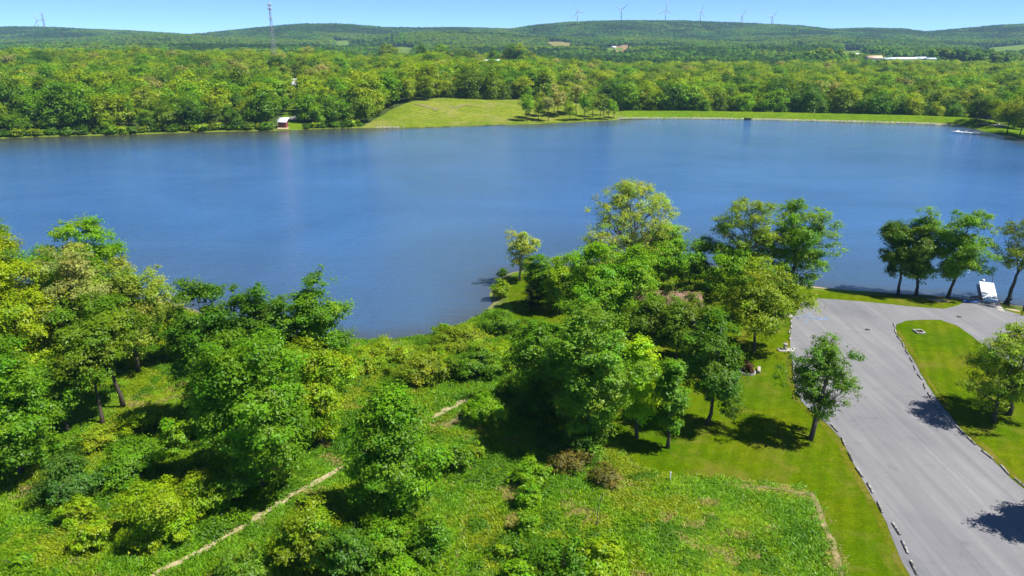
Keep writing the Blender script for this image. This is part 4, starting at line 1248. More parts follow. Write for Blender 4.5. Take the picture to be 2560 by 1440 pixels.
for poly, _ in FIELDS:
    c_ = np.mean(poly, 0); big_ = [c_ + (np.array(q_) - c_) * np.array([1.06, 1.25]) for q_ in poly]
    keep &= ~in_poly(pu, pv, big_)
    for dv_ in (4, 8, 12, 16, 20):
        keep &= ~in_poly(pu, pv, [(q_[0], q_[1] + dv_) for q_ in poly])
for u_, D_, z_, r_ in KNOLLS:
    kx, ky = knoll_xy(u_, D_)
    keep &= np.hypot(PX - kx, (PY - ky + 0.5 * r_) * 0.8) > r_ + 8
# the open fields of the valley floor
open_ = (vnoise(PX / 220, PY / 260, 71) > 0.80) & (PY > 1700) & (PY < 2900)
keep &= ~open_
PX, PY, PZ = PX[keep], PY[keep], PZ[keep]
n = len(PX)
sel = np.clip((vnoise(PX / 150, PY / 320, 81) * 6.4 + rng.normal(size=n) * 0.7 + np.where((PY > 2200) & (PY < 3150), 1.2, 0) - np.where(PY > 3500, 0.7, 0)), 0, 4.99).astype(int)
sel = np.where((vnoise(PX / 300, PY / 110, 83) * 0.7 + vnoise(PX / 90, PY / 60, 84) * 0.3) > 0.60, 0, sel)
sz = 0.85 + 0.35 * rng.random(n)
scatter('hill_woods', np.column_stack([PX, PY, PZ - 0.5]), rng.random(n) * 6.28, np.stack([sz, sz, sz], 1), sel, patch, 'blue-green woods covering the distant hills', 'woodland')

# ------------------------------------------------------------------ rough grass of the meadow
tufts = []
for k, colr in enumerate([(0.085, 0.185, 0.004), (0.115, 0.205, 0.004), (0.055, 0.14, 0.006), (0.15, 0.20, 0.006), (0.20, 0.175, 0.055), (0.075, 0.165, 0.005)]):
    r = np.random.default_rng(1000 + k)
    nb = 46
    az = r.random(nb) * 6.28; rad = 0.55 * np.sqrt(r.random(nb))
    b0 = np.column_stack([np.cos(az) * rad, np.sin(az) * rad, np.zeros(nb)])
    h = 0.16 + 0.24 * r.random(nb); ln = r.normal(size=(nb, 2)) * 0.24
    top = b0 + np.column_stack([ln, h]); w = 0.035 + 0.03 * r.random(nb)
    sa = r.random(nb) * 6.28; side = np.column_stack([np.cos(sa), np.sin(sa), np.zeros(nb)]) * w[:, None]
    mid = b0 * 0.5 + top * 0.5 + np.array([0, 0, 0.06])
    V = np.stack([b0 - side, b0 + side, mid + side * 0.8, top, mid - side * 0.8], 1).reshape(-1, 3)
    base = np.arange(nb)[:, None] * 5
    tris = np.concatenate([base + np.array([[2, 3, 4]])]); quads = base + np.array([[0, 1, 2, 4]])
    cc = np.repeat(np.array(colr) * 1.75 * (1 + r.normal(size=(nb, 1)) * 0.18), 5, axis=0)
    tufts.append(np_mesh('grass_tuft', V, [quads, tris], M['blade'], False, np.clip(cc, 0.004, 1)))
for k, colr in enumerate([(0.13, 0.26, 0.004), (0.085, 0.20, 0.006), (0.19, 0.29, 0.006)]):
    r = np.random.default_rng(1100 + k)
    nb = 230
    d_ = r.normal(size=(nb, 3)); d_ /= np.linalg.norm(d_, axis=1)[:, None]; d_[:, 2] = np.abs(d_[:, 2])
    P_ = d_ * (0.35 + 0.65 * r.random((nb, 1))) * np.array([0.8, 0.8, 0.55]) * (1 + 0.25 * np.sin(3 * np.arctan2(d_[:, 1], d_[:, 0]) + k))[:, None]
    V, Q = leaf_quads(P_, d_ * 0.5 + np.array([0, 0, 0.6]) + r.normal(size=(nb, 3)) * 0.35, 0.19, r)
    tufts.append(np_mesh('weed_clump', V, Q, M['blade'], False, np.repeat(np.clip(np.array(colr) * (1 + r.normal(size=(nb, 1)) * 0.15), 0.004, 1), 4, axis=0)))
gx, gy = np.meshgrid(np.arange(-95, 75, 0.62), np.arange(44, 150, 0.62))
gx = gx.ravel() + rng.uniform(-0.3, 0.3, gx.size); gy = gy.ravel() + rng.uniform(-0.3, 0.3, gy.size)
gsd = lake_sd(gx, gy); gz = height(gx, gy); gu, gv = project(gx, gy, gz)
MEAD = [(-80, 1520), (-80, 700), (300, 740), (600, 815), (880, 853), (980, 852), (1090, 838), (1215, 785), (1290, 815), (1400, 900), (1480, 990), (1530, 1090), (1560, 1135), (1590, 1160), (1660, 1182), (1760, 1195), (1880, 1203), (1990, 1213), (2045, 1240), (2062, 1290), (2090, 1360), (2118, 1440), (2145, 1520)]
keep = in_poly(gu, gv, MEAD) & (gsd > 0.6)
def far_from(lines, d):
    k = np.ones(len(gx), bool)
    for pts in lines:
        P = [ground(u, v)[:2] for u, v in pts]
        for a, b_ in zip(P[:-1], P[1:]):
            e = b_ - a; t = np.clip(((gx - a[0]) * e[0] + (gy - a[1]) * e[1]) / (e @ e), 0, 1)
            k &= np.hypot(gx - a[0] - t * e[0], gy - a[1] - t * e[1]) > d
    return k
keep &= far_from([[(330, 1470), (400, 1428), (500, 1380), (600, 1322), (690, 1265), (760, 1222), (852, 1172), (930, 1120)], [(1080, 1045), (1110, 1030), (1140, 1016), (1175, 998)]], 0.55)
keep &= far_from([[(1098, 1066), (1120, 1058), (1150, 1045)], [(2025, 1232), (2050, 1270), (2065, 1320), (2085, 1370), (2105, 1440)], [(1850, 1213), (1900, 1220), (1960, 1225), (2030, 1236)]], 0.4) | (rng.random(len(gx)) < 0.55)
edge_dry = ~far_from([[(2025, 1232), (2050, 1270), (2065, 1320), (2085, 1370), (2105, 1440), (2125, 1490)], [(1850, 1213), (1900, 1220), (1960, 1225), (2030, 1236)]], 0.8)
edge_dry |= ~far_from([[(1098, 1066), (1120, 1058), (1150, 1045)], [(1520, 1190), (1560, 1215)], [(1420, 1270), (1480, 1290)]], 1.1)
edge_dry = edge_dry[keep] & (rng.random(int(keep.sum())) < 0.72)
gx, gy, gz = gx[keep], gy[keep], gz[keep]
n = len(gx)
pn = vnoise(gx / 7, gy / 7, 91) * 0.65 + vnoise(gx / 2.2, gy / 2.2, 92) * 0.35
pid = np.select([pn < 0.30, pn < 0.42, pn < 0.55, pn < 0.68], [2, 5, 0, 1], 3)
dry = (vnoise(gx / 5, gy / 5, 95) * 0.6 + vnoise(gx / 1.3, gy / 1.3, 96) * 0.4)
right = sstep(0, 18, gx)
pid = np.where((dry > 0.76 - 0.05 * right) & (rng.random(n) < 0.7), 4, pid)
pid = np.where(rng.random(n) < 0.12, rng.integers(0, 4, n), pid)
weed = (vnoise(gx / 4.5, gy / 4.5, 101) * 0.6 + vnoise(gx / 1.6, gy / 1.6, 102) * 0.4)
wd = (weed > np.where(gx > 8, 0.66, 0.56)) & (rng.random(n) < 0.5)
pid = np.where(wd, 6 + (vnoise(gx / 9, gy / 9, 103) * 3).astype(int).clip(0, 2), pid)
pid = np.where(edge_dry, 4, pid)
hgt = (0.55 + 0.9 * vnoise(gx / 3.5, gy / 3.5, 97)) * np.where(gx > 12, 0.7, 1.0) * np.where(edge_dry, 0.55, 1.0)
scatter('meadow_grass', np.column_stack([gx, gy, gz - 0.03]), rng.random(n) * 6.28, np.stack([0.9 + 0.4 * rng.random(n)] * 2 + [hgt], 1), pid, tufts, 'long rough grass of the meadow between the woods and the lawn', 'grass')
# ------------------------------------------------------------------ kerb stops of the car park
def stop_mesh(L, w, h, name, mat, seed):
    r = np.random.default_rng(seed)
    n = 9
    x = np.linspace(-L / 2, L / 2, n)
    sec = np.array([[-w / 2, 0], [w / 2, 0], [w / 2, h * 0.45], [w * 0.33, h], [-w * 0.33, h], [-w / 2, h * 0.45]])
    V, k = [], len(sec)
    for i, xx in enumerate(x):
        e = 0.86 if i in (0, n - 1) else 1.0
        j = r.normal(size=(k, 2)) * 0.008; j[:2, 1] = 0
        V += [[xx, a * e + b1, c * e + b2] for (a, c), (b1, b2) in zip(sec, j)]
    Q = []
    for i in range(n - 1):
        for q in range(k):
            q2 = (q + 1) % k
            Q.append([i * k + q, (i + 1) * k + q, (i + 1) * k + q2, i * k + q2])
    mb = MB(); mb.add(np.array(V), Q)
    mb.add(np.array(V[:k]), [[0, 1, 2, 5], [5, 2, 3, 4]]); mb.add(np.array(V[-k:]), [[5, 2, 1, 0], [4, 3, 2, 5]])
    return mb.mesh(name, mat)
M['stop'] = None
m, nt, b = mat_new('weathered_kerb_stop')
v = coords(nt)
oi = N(nt, 'ShaderNodeObjectInfo')
vv = N(nt, 'ShaderNodeVectorMath', operation='ADD'); nt.links.new(v, vv.inputs[0])
cb = N(nt, 'ShaderNodeCombineXYZ'); ml = N(nt, 'ShaderNodeMath', operation='MULTIPLY'); ml.inputs[1].default_value = 40
nt.links.new(oi.outputs['Random'], ml.inputs[0]); nt.links.new(ml.outputs[0], cb.inputs[0]); nt.links.new(cb.outputs[0], vv.inputs[1])
nt.links.new(ramp(nt, noise(nt, vv.outputs[0], 1.7, 4, 0.7), [(0.38, (0.05, 0.045, 0.04)), (0.48, (0.20, 0.19, 0.17)), (0.58, (0.38, 0.365, 0.34))]), b.inputs['Base Color'])
b.inputs['Roughness'].default_value = 0.9
M['stop'] = m
stop_me = [stop_mesh(1.9, 0.22, 0.17, 'kerb_stop', M['stop'], k) for k in range(4)]
pin = MB(); pin.tube([[0, 0, 0.12], [0, 0, 0.19]], 0.022, 6); pin_me = pin.mesh('pin', M['iron'])
LEFT_STOPS = [(270, 10), (272, 38), (263, 68), (265, 105), (284, 268), (293, 320), (301, 372), (314, 425), (515, 612), (565, 688), (605, 772), (656, 862), (716, 950), (771, 1057), (862, 1180), (911, 1282), (961, 1400)]
RIGHT_STOPS = [(845, 33), (852, 68), (871, 105), (896, 143), (915, 184), (941, 228), (960, 272), (988, 323), (1015, 376), (1045, 430), (1087, 492), (1132, 548), (1212, 620), (1278, 684), (1367, 762), (1466, 848), (1556, 925), (1660, 1010)]
for series, lab, grp in ((LEFT_STOPS, 'weathered kerb stop along the lawn edge of the car park', 'kerb stops along the lawn'), (RIGHT_STOPS, 'weathered kerb stop along the grass island of the car park', 'kerb stops along the grass island')):
    P = [ground(1860 + a / 2.25 - (3 if series is LEFT_STOPS else 0), 800 + c / 2.25) for a, c in series]
    for i, p in enumerate(P):
        a = P[max(0, i - 1)]; c = P[min(len(P) - 1, i + 1)]
        ang = math.atan2(c[1] - a[1], c[0] - a[0]) + rng.normal() * 0.07
        root = empty('kerb_stop', (p[0], p[1], p[2] + 0.055), ang)
        tag(root, lab, 'kerb stop', grp)
        obj('block', stop_me[i % 4], root)
        for s in (-0.6, 0.6): obj('pin', pin_me, root, (s, 0, 0))

# ------------------------------------------------------------------ painted blue parking symbol
def sheet_xy(name, pts, mat, lift):
    return drape(name, pts, mat, lift, 1.5)
paint = plain('worn_blue_paint', (0.145, 0.195, 0.265), 0.85, 0, 0.35, 2.0)
for poly in ([(2004, 790), (2062, 797), (2068, 802), (2050, 801), (2006, 794)], [(2012, 803), (2022, 803), (2020, 808), (2010, 807)], [(2020, 783), (2032, 784), (2026, 789), (2016, 788)], [(1988, 793), (2002, 794), (2002, 797), (1988, 796)], [(2060, 792), (2070, 795), (2070, 801), (2060, 800)]):
    tag(sheet_xy('painted_marking', poly, paint, 0.075), kind='structure')
for u, v, lab in ((2398, 793, 'iron drain cover in the asphalt near the boat ramp'), (2169, 825, 'iron drain cover in the asphalt near the tip of the grass island')):
    p = ground(u, v)
    mb = MB()
    mb.tube([[0, 0, 0.0], [0, 0, 0.08]], 0.42, 20)
    for k in range(5): mb.box((0, -0.28 + 0.14 * k, 0.085), (0.55 - 0.08 * abs(k - 2), 0.04, 0.016))
    o = mb.build('manhole_cover', M['iron']); o.location = tuple(p); tag(o, lab, 'drain cover')

# ------------------------------------------------------------------ drain inlet on the island
p = ground(2297, 832); mp_ = px_size(p)
root = empty('drain_inlet', (p[0], p[1], p[2] + 0.10)); tag(root, 'concrete-rimmed drain inlet with dark opening in the grass island', 'drain')
for (a, c, d_) in (((-0.62, 0), (0.16, 1.5, 0.32), 0), ((0.62, 0), (0.16, 1.5, 0.32), 0), ((0, -0.67), (1.08, 0.16, 0.32), 0), ((0, 0.67), (1.08, 0.16, 0.32), 0)):
    mb = MB(); mb.box((a[0], a[1], 0.1), c); mb.build('rim', M['stone'], root, bevel=0.02)
mb = MB(); mb.box((0, 0, -0.02), (1.1, 1.2, 0.03)); mb.build('pit', M['concrete_dark'], root)
mb = MB()
for k in range(6): mb.box((-0.42 + 0.17 * k, 0, 0.16), (0.03, 1.2, 0.04))
mb.build('grate', M['iron'], root)

# ------------------------------------------------------------------ flower bed with red-leaved shrub and pale bench
p = ground(1868, 932)
root = empty('flower_bed', tuple(p)); tag(root, 'raised flower bed with a dark red shrub on the lawn', 'flower bed')
for k in range(14):
    a = k / 14 * 6.283
    mb = MB(); mb.box((0, 0, 0.16), (0.46, 0.28, 0.34), taper=0.86)
    o = mb.build('stone', M['stone'], root, bevel=0.03); o.location = (math.cos(a) * 1.02, math.sin(a) * 0.95, 0); o.rotation_euler = (0, 0, a + math.pi / 2 + rng.normal() * 0.1)
mb = MB(); mb.tube([[0, 0, 0.0], [0, 0, 0.27]], [0.9, 0.88], 14); mb.build('soil', M['wood_dark'], root)
PAL['red'] = (0.038, 0.018, 0.020)
lm, wm = make_tree(np.random.default_rng(77), 1.9, 1.05, 0.1, 'red', 0.17, 0.8, (0, 0), 'bush', False, 3)
obj('foliage', lm, root); obj('stem', wm, root)
p2 = p + np.array([1.75, 0.35, 0])
root = empty('bench', tuple(p2), R(72)); tag(root, 'pale slab bench beside the red flower bed', 'bench')
mb = MB(); mb.box((0, 0, 0.44), (1.7, 0.42, 0.09)); mb.build('seat', M['stone'], root, bevel=0.015)
for s in (-0.6, 0.6):
    mb = MB(); mb.box((s, 0, 0.19), (0.16, 0.36, 0.40), taper=0.85); mb.build('leg', M['concrete'], root, bevel=0.015)

# ------------------------------------------------------------------ drinking fountain on its slab
p = ground(1962, 876)
root = empty('drinking_fountain', (p[0], p[1], p[2] + 0.03)); tag(root, 'pale stone drinking fountain on a concrete slab at the car park edge', 'fountain')
mb = MB(); mb.box((0.2, 0, 0.05), (2.3, 1.3, 0.12)); mb.build('slab', M['concrete'], root, bevel=0.02)
mb = MB(); mb.tube([[0, 0.1, 0.1], [0, 0.1, 0.5], [0.02, 0.1, 0.8], [0, 0.1, 0.95]], [0.3, 0.2, 0.2, 0.34], 12); mb.build('pedestal', M['stone'], root, True)
mb = MB(); mb.tube([[0, 0.1, 0.96], [0, 0.1, 1.0], [0, 0.1, 1.06]], [0.34, 0.36, 0.33], 14); mb.build('basin', M['concrete'], root, True)
mb = MB(); mb.tube([[0.1, 0.1, 1.05], [0.1, 0.1, 1.2], [0.02, 0.1, 1.22]], 0.025, 6); mb.build('spout', M['galv'], root)
for (x, y, s) in ((-1.05, -0.2, 0.3), (1.35, 0.1, 0.34), (-0.7, 0.3, 0.22)):
    mb = MB(); mb.box((x, y, s * 0.45), (s * 1.2, s * 1.4, s * 0.9), 0.3, 0.7); mb.build('edging_stone', M['stone'], root, bevel=0.04)

# ------------------------------------------------------------------ marker post in the meadow edge
p = ground(1675, 1200)
root = empty('marker_post', tuple(p)); tag(root, 'short white marker post where the lawn meets the meadow', 'post')
mb = MB(); mb.box((0, 0, 0.45), (0.12, 0.12, 1.0)); mb.build('post', M['white'], root, bevel=0.01)
mb = MB(); mb.box((0, 0, 0.98), (0.16, 0.16, 0.06), taper=0.6); mb.build('cap', M['white'], root)

# ------------------------------------------------------------------ lamp post by the corner oak
p = ground(1985, 748)
H = 5.6
root = empty('lamp_post', tuple(p)); tag(root, 'slim dark lamp post beside the corner oak', 'lamp post')
mb = MB(); mb.tube([[0, 0, -0.1], [0, 0, 0.3], [0, 0, 0.35], [0, 0, H]], [0.16, 0.14, 0.08, 0.055], 10); mb.build('post', M['dark_metal'], root, True)
mb = MB(); mb.tube([[0, 0, H - 0.1], [0.3, 0, H + 0.12], [0.8, 0, H + 0.15]], [0.045, 0.04, 0.035], 8); mb.build('arm', M['dark_metal'], root, True)
mb = MB(); mb.box((0.95, 0, H + 0.12), (0.5, 0.22, 0.10), taper=0.8); mb.build('lamp_head', M['dark_metal'], root, bevel=0.02)

# ------------------------------------------------------------------ dark tree stump by the sand
p = ground(2004, 716)
root = empty('tree_stump', tuple(p)); tag(root, 'dark driftwood stump at the sandy edge beside the corner oak', 'stump')
mb = MB(); mb.tube([[-0.1, 0, -0.1], [0, 0, 0.35], [0.1, 0.05, 0.75], [0.14, 0.05, 0.95]], [0.6, 0.42, 0.36, 0.3], 11); mb.build('trunk', M['bark'], root, True)
for a in (0.3, 2.0, 3.9, 5.2):
    mb = MB(); mb.tube([[0, 0, 0.25], [math.cos(a) * 0.6, math.sin(a) * 0.6, 0.12], [math.cos(a) * 1.1, math.sin(a) * 1.1, -0.05]], [0.2, 0.13, 0.04], 7); mb.build('root', M['bark'], root, True)

# ------------------------------------------------------------------ white dock beside the boat ramp
A, B = at_z(2478, 757, 0.75), at_z(2466, 706.5, 0.55)
d = (B - A)[:2]; L = float(np.linalg.norm(d)); ang = math.atan2(d[1], d[0])
W = 2.45
root = empty('floating_dock', (A[0], A[1], 0), ang); tag(root, 'white floating dock running out from the boat ramp', 'dock')
ns = 4
for k in range(ns):
    x0 = k * L / ns
    mb = MB(); mb.box((x0 + L / ns / 2, 0, 0.60), (L / ns - 0.03, W, 0.10)); mb.build('deck_panel', M['white'], root, bevel=0.015)
    for s in (-1, 1):
        if k > 0:
            mb = MB(); mb.box((x0 + L / ns / 2, s * (W / 2 - 0.35), 0.22), (L / ns * 0.75, 0.6, 0.62)); mb.build('float', M['dark_metal'], root, bevel=0.05)
for s in (-1, 1):
    mb = MB(); mb.box((L / 2, s * (W / 2 + 0.03), 0.52), (L, 0.06, 0.22)); mb.build('side_rail', M['galv'], root)
mb = MB(); mb.tube([[L + 0.12, -W / 2 + 0.3, -1.0], [L + 0.12, -W / 2 + 0.3, 2.0]], 0.05, 8); mb.build('mooring_post', M['dark_metal'], root)
mb = MB(); mb.box((-0.7, 0, 0.9), (1.5, W * 0.95, 0.08), M=Matrix.Rotation(R(16), 4, 'Y')); mb.build('gangplank', M['concrete'], root)
q = at_z(2458, 702.5)
root = empty('buoy', (q[0], q[1], 0)); tag(root, 'small white buoy on the water off the end of the white dock', 'buoy')
mb = MB(); t = np.linspace(-1, 1, 9); mb.tube(np.column_stack([0 * t, 0 * t, 0.12 + 0.3 * t]), 0.3 * np.sqrt(np.maximum(0.02, 1 - t * t)), 12); mb.build('float', M['white'], root, True)
mb = MB(); mb.tube([[0, 0, 0.38], [0, 0, 0.52]], 0.04, 6); mb.build('eye', M['dark_metal'], root)

# the timber landing, a red picnic table and the blue tarpaulin in the shade by the ramp
q = ground(2440, 752.5)
root = empty('picnic_table', (q[0], q[1], q[2] + 0.08), R(12)); tag(root, 'red-brown picnic table in the shade next to the white dock', 'table')
for k in range(5):
    mb = MB(); mb.box((0, -0.32 + 0.16 * k, 0.74), (1.9, 0.145, 0.045)); mb.build('top_board', M['wood_red'], root)
for s in (-1, 1):
    mb = MB(); mb.box((0, s * 0.78, 0.44), (1.9, 0.26, 0.045)); mb.build('bench_board', M['wood_red'], root)
    mb = MB(); mb.box((s * 0.65, 0, 0.40), (0.06, 1.7, 0.09)); mb.build('crossbar', M['wood_dark'], root)
    for t_s in (-1, 1):
        mb = MB(); mb.tube([[s * 0.70, t_s * 0.70, -0.02], [s * 0.70, t_s * 0.25, 0.72]], 0.05, 6); mb.build('leg', M['wood_dark'], root)
q = ground(2427, 756.5)
root = empty('kayak', (q[0], q[1], q[2] + 0.07), R(-8)); tag(root, 'blue kayak lying on the ground at the edge of the boat ramp', 'kayak')
mb = MB(); t = np.linspace(-1, 1, 15); wv_ = 0.34 * np.sqrt(np.maximum(0.004, 1 - t ** 2)); mb.tube(np.column_stack([1.5 * t, 0 * t, 0.18 + 0.16 * t ** 2]), wv_, 12)
hull = mb.build('hull', M['blue_cloth'], root, True); hull.scale = (1, 1, 0.62)
mb = MB(); a_ = np.linspace(0, 6.283, 17); mb.tube(np.column_stack([0.45 * np.cos(a_) - 0.1, 0.2 * np.sin(a_), 0 * a_ + 0.33]), 0.03, 6, cap=False); mb.build('cockpit_rim', M['dark_metal'], root)
q = ground(2407, 751)
root = empty('stone_block', (q[0], q[1], q[2] + 0.03), 0.4); tag(root, 'pale stone block at the grass corner next to the boat ramp', 'stone')
mb = MB(); mb.box((0, 0, 0.28), (0.9, 0.7, 0.6), taper=0.8); mb.build('block', M['stone'], root, bevel=0.08)
mb = MB(); mb.box((0.75, -0.3, 0.16), (0.5, 0.45, 0.36), 0.5, 0.75); mb.build('chip', M['stone'], root, bevel=0.06)

# dark notice board at the right, seen from behind
q = ground(2555, 790)
root = empty('notice_board', (q[0], q[1], q[2] + 0.03), R(-18)); tag(root, 'dark notice board on two posts beside the forked oak', 'sign')
for s in (-0.1, 1.3):
    mb = MB(); mb.box((s, 0, 0.95), (0.11, 0.11, 2.0)); mb.build('post', M['wood_dark'], root, bevel=0.01)
mb = MB(); mb.box((0.6, -0.09, 1.35), (1.5, 0.06, 1.0)); mb.build('panel', M['wood_dark'], root, bevel=0.01)
q = ground(2522, 766)
root = empty('sign_post', (q[0], q[1], q[2] + 0.03), R(5)); tag(root, 'small dark sign on a post at the foot of the forked oak', 'sign')
mb = MB(); mb.box((0, 0, 0.8), (0.08, 0.08, 1.7)); mb.build('post', M['dark_metal'], root)
mb = MB(); mb.box((0, -0.06, 1.4), (0.6, 0.04, 0.5)); mb.build('panel', M['dark_metal'], root)

# ------------------------------------------------------------------ shelters
def shelter(name, base, ang, L, W, eave, ridge, hip, roof_mat, post_mat, label, posts, cat='shelter'):
    root = empty(name, tuple(base), ang); tag(root, label, cat)
    o = 0.0
    h = hip
    top = [[-L / 2, -W / 2, eave], [L / 2, -W / 2, eave], [L / 2, W / 2, eave], [-L / 2, W / 2, eave], [-L / 2 + h, 0, ridge], [L / 2 - h, 0, ridge]]
    bot = [[x, y, z - 0.16] for x, y, z in top]
    mb = MB(); mb.add(np.array(top + bot), [[0, 1, 5, 4], [2, 3, 4, 5], [10, 11, 7, 6], [11, 10, 9, 8], [0, 6, 7, 1], [1, 7, 8, 2], [2, 8, 9, 3], [3, 9, 6, 0]], [[3, 0, 4], [1, 2, 5], [6, 9, 10], [8, 7, 11]])
    rf = mb.build('roof', roof_mat, root)
    mb = MB(); mb.box((0, 0, ridge + 0.02), (L - 2 * h + 0.1, 0.32, 0.09)); mb.build('ridge_cap', roof_mat, rf)
    for i in range(posts):
        x = -L / 2 + 0.6 + (L - 1.2) * i / (posts - 1)
        for s in (-1, 1):
            mb = MB(); mb.box((x, s * (W / 2 - 0.5), eave / 2 - 0.05), (0.18, 0.18, eave - 0.1)); mb.build('post', post_mat, root)
    for s in (-1, 1):
        mb = MB(); mb.box((0, s * (W / 2 - 0.5), eave - 0.19), (L - 0.8, 0.14, 0.22)); mb.build('beam', post_mat, root)
    mb = MB(); mb.box((0, 0, 0.05), (L - 0.4, W - 0.4, 0.16)); mb.build('floor_slab', M['concrete'], root)
    return root
p = ground(1690, 800)
shelter('picnic_shelter', p + np.array([-1.7, 1.6, 0.0]), R(-9), 12.0, 9.5, 2.7, 4.6, 0.05, M['shingle'], M['wood_dark'], 'picnic shelter with faded pink shingle roof among the trees', 4)
p = ground(2478, 310)
shelter('picnic_shelter', p, R(-3), 11.5, 7.0, 3.0, 4.9, 3.2, plain('dark_brown_roof', (0.045, 0.04, 0.036), 0.7, 0, 0.2, 1.0), M['wood_dark'], 'open picnic shelter with dark hipped roof on the far shore', 3)

# ------------------------------------------------------------------ buildings
def house(name, base, ang, L, W, wall_h, ridge, wall_mat, roof_mat, label, cat, doors=0, wins=0, mono=False, over=0.4):
    root = empty(name, tuple(base), ang); tag(root, label, cat)
    mb = MB()
    if mono:     # single pitch, low edge away
        zf, zb = wall_h, wall_h + ridge
        Vv = [[-L / 2, -W / 2, -0.4], [L / 2, -W / 2, -0.4], [L / 2, W / 2, -0.4], [-L / 2, W / 2, -0.4], [-L / 2, -W / 2, zf], [L / 2, -W / 2, zf], [L / 2, W / 2, zb], [-L / 2, W / 2, zb]]
        mb.add(np.array(Vv), [[0, 1, 5, 4], [1, 2, 6, 5], [2, 3, 7, 6], [3, 0, 4, 7]])
        wl = mb.build('wall', wall_mat, root)
        mb = MB(); o = over; s = (zf - zb) / W
        q = [[-L / 2 - o, -W / 2 - 1.6 * o, zf + s * 1.6 * o + .04], [L / 2 + o, -W / 2 - 1.6 * o, zf + s * 1.6 * o + .04], [L / 2 + o, W / 2 + o, zb - s * o + .04], [-L / 2 - o, W / 2 + o, zb - s * o + .04]]
        mb.add(np.array(q + [[a, b_, c_ + 0.16] for a, b_, c_ in q]), [[3, 2, 1, 0], [4, 5, 6, 7], [0, 1, 5, 4], [1, 2, 6, 5], [2, 3, 7, 6], [3, 0, 4, 7]])
        mb.build('roof', roof_mat, root)
    else:
        Vv = [[-L / 2, -W / 2, -0.6], [L / 2, -W / 2, -0.6], [L / 2, W / 2, -0.6], [-L / 2, W / 2, -0.6], [-L / 2, -W / 2, wall_h], [L / 2, -W / 2, wall_h], [L / 2, W / 2, wall_h], [-L / 2, W / 2, wall_h], [-L / 2, 0, ridge - 0.1], [L / 2, 0, ridge - 0.1]]
        mb.add(np.array(Vv), [[0, 1, 5, 4], [1, 2, 6, 5], [2, 3, 7, 6], [3, 0, 4, 7]], [[5, 6, 9], [7, 4, 8]])
        wl = mb.build('wall', wall_mat, root)
        mb = MB(); o = over; s = (ridge - wall_h) / (W / 2)
        q = [[-L / 2 - o, -W / 2 - o, wall_h - s * o], [L / 2 + o, -W / 2 - o, wall_h - s * o], [L / 2 + o, 0, ridge], [-L / 2 - o, 0, ridge], [-L / 2 - o, W / 2 + o, wall_h - s * o], [L / 2 + o, W / 2 + o, wall_h - s * o]]
        up = [[a, b_, c_ + 0.22] for a, b_, c_ in q]
        mb.add(np.array(q + up), [[6, 7, 8, 9], [9, 8, 11, 10], [3, 2, 1, 0], [4, 5, 2, 3], [0, 1, 7, 6], [5, 4, 10, 11], [1, 2, 8, 7], [2, 5, 11, 8], [3, 0, 6, 9], [4, 3, 9, 10]])
        mb.build('roof', roof_mat, root)
    zt = wall_h
    for i in range(wins):
        x = -L / 2 + L * (i + 0.5 + (0.5 if doors else 0)) / (wins + (1 if doors else 0))
        mb = MB(); mb.box((x, -W / 2 - 0.03, zt * 0.58), (min(1.2, L / wins * 0.4), 0.08, min(1.2, zt * 0.35))); mb.build('window', M['dark_metal'], root)
    for i in range(doors):
        x = -L / 2 + L * 0.5 / (wins + 1)
        mb = MB(); mb.box((x, -W / 2 - 0.03, 1.0), (0.95, 0.08, 2.05)); mb.build('door', M['wood_dark'], root)
    return root

p = ground(709, 318)
h_ = house('boathouse_shed', p, R(-4), 4.6, 3.6, 3.3, 1.5, M['red_wall'], M['white_roof'], 'small red shed with white roof at the water edge of the far wood', 'shed', 0, 0, True, 0.55)
for k in range(9):      # upright boards on the face towards the lake
    mb = MB(); mb.box((-2.05 + 0.51 * k, -1.83, 1.55), (0.49, 0.05, 3.5)); mb.build('board', M['red_wall'], h_)
p = ground(744, 232)
house('house', p + np.array([2, 0, 0]), R(14), 11, 8.5, 6.6, 9.2, M['white'], M['white_roof'], 'white-roofed house almost hidden in the wood above the red shed', 'house', 1, 3)
p = ground(736, 228)
house('garage', p + np.array([-4, 9, 1]), R(14), 9, 6.5, 7.0, 8.8, M['white'], M['white_roof'], 'low white-roofed garage beside the hidden white house', 'garage', 0, 1)
BARN = [(2190, 146, 1280, 26, 12, 5, 9, 'tan_roof', 'tan-roofed barn at the end of the row of far sheds', 8), (2227, 150, 1285, 20, 10, 3.4, 5.6, 'blue_roof', 'short pale farm shed next to the tan-roofed barn', 3), (2252, 150.5, 1290, 30, 11, 3.4, 6.0, 'white_roof', 'longest bright farm shed in the far row', 5), (2282, 150, 1295, 24, 11, 3.4, 6.0, 'white_roof', 'bright farm shed next to the longest shed', 4),
        (2306, 148.5, 1310, 20, 11, 3.8, 6.6, 'blue_roof', 'taller bluish farm shed in the far row', 3), (2332, 150.5, 1300, 18, 9, 3.2, 5.2, 'blue_roof', 'low bluish farm shed at the end of the far row', 3)]
for u, v, D, L, W, wh, rg, rm, lab, nw in BARN:
    p = np.array([(u - 1280) / F * D * CP, D, 0.0]); p[2] = float(height(p[:1], p[1:2])[0])
    house('barn', (p[0], p[1], p[2]), R(3), L, W, wh, rg, M['grey_wall'], M[rm], lab, 'barn', 0, nw)
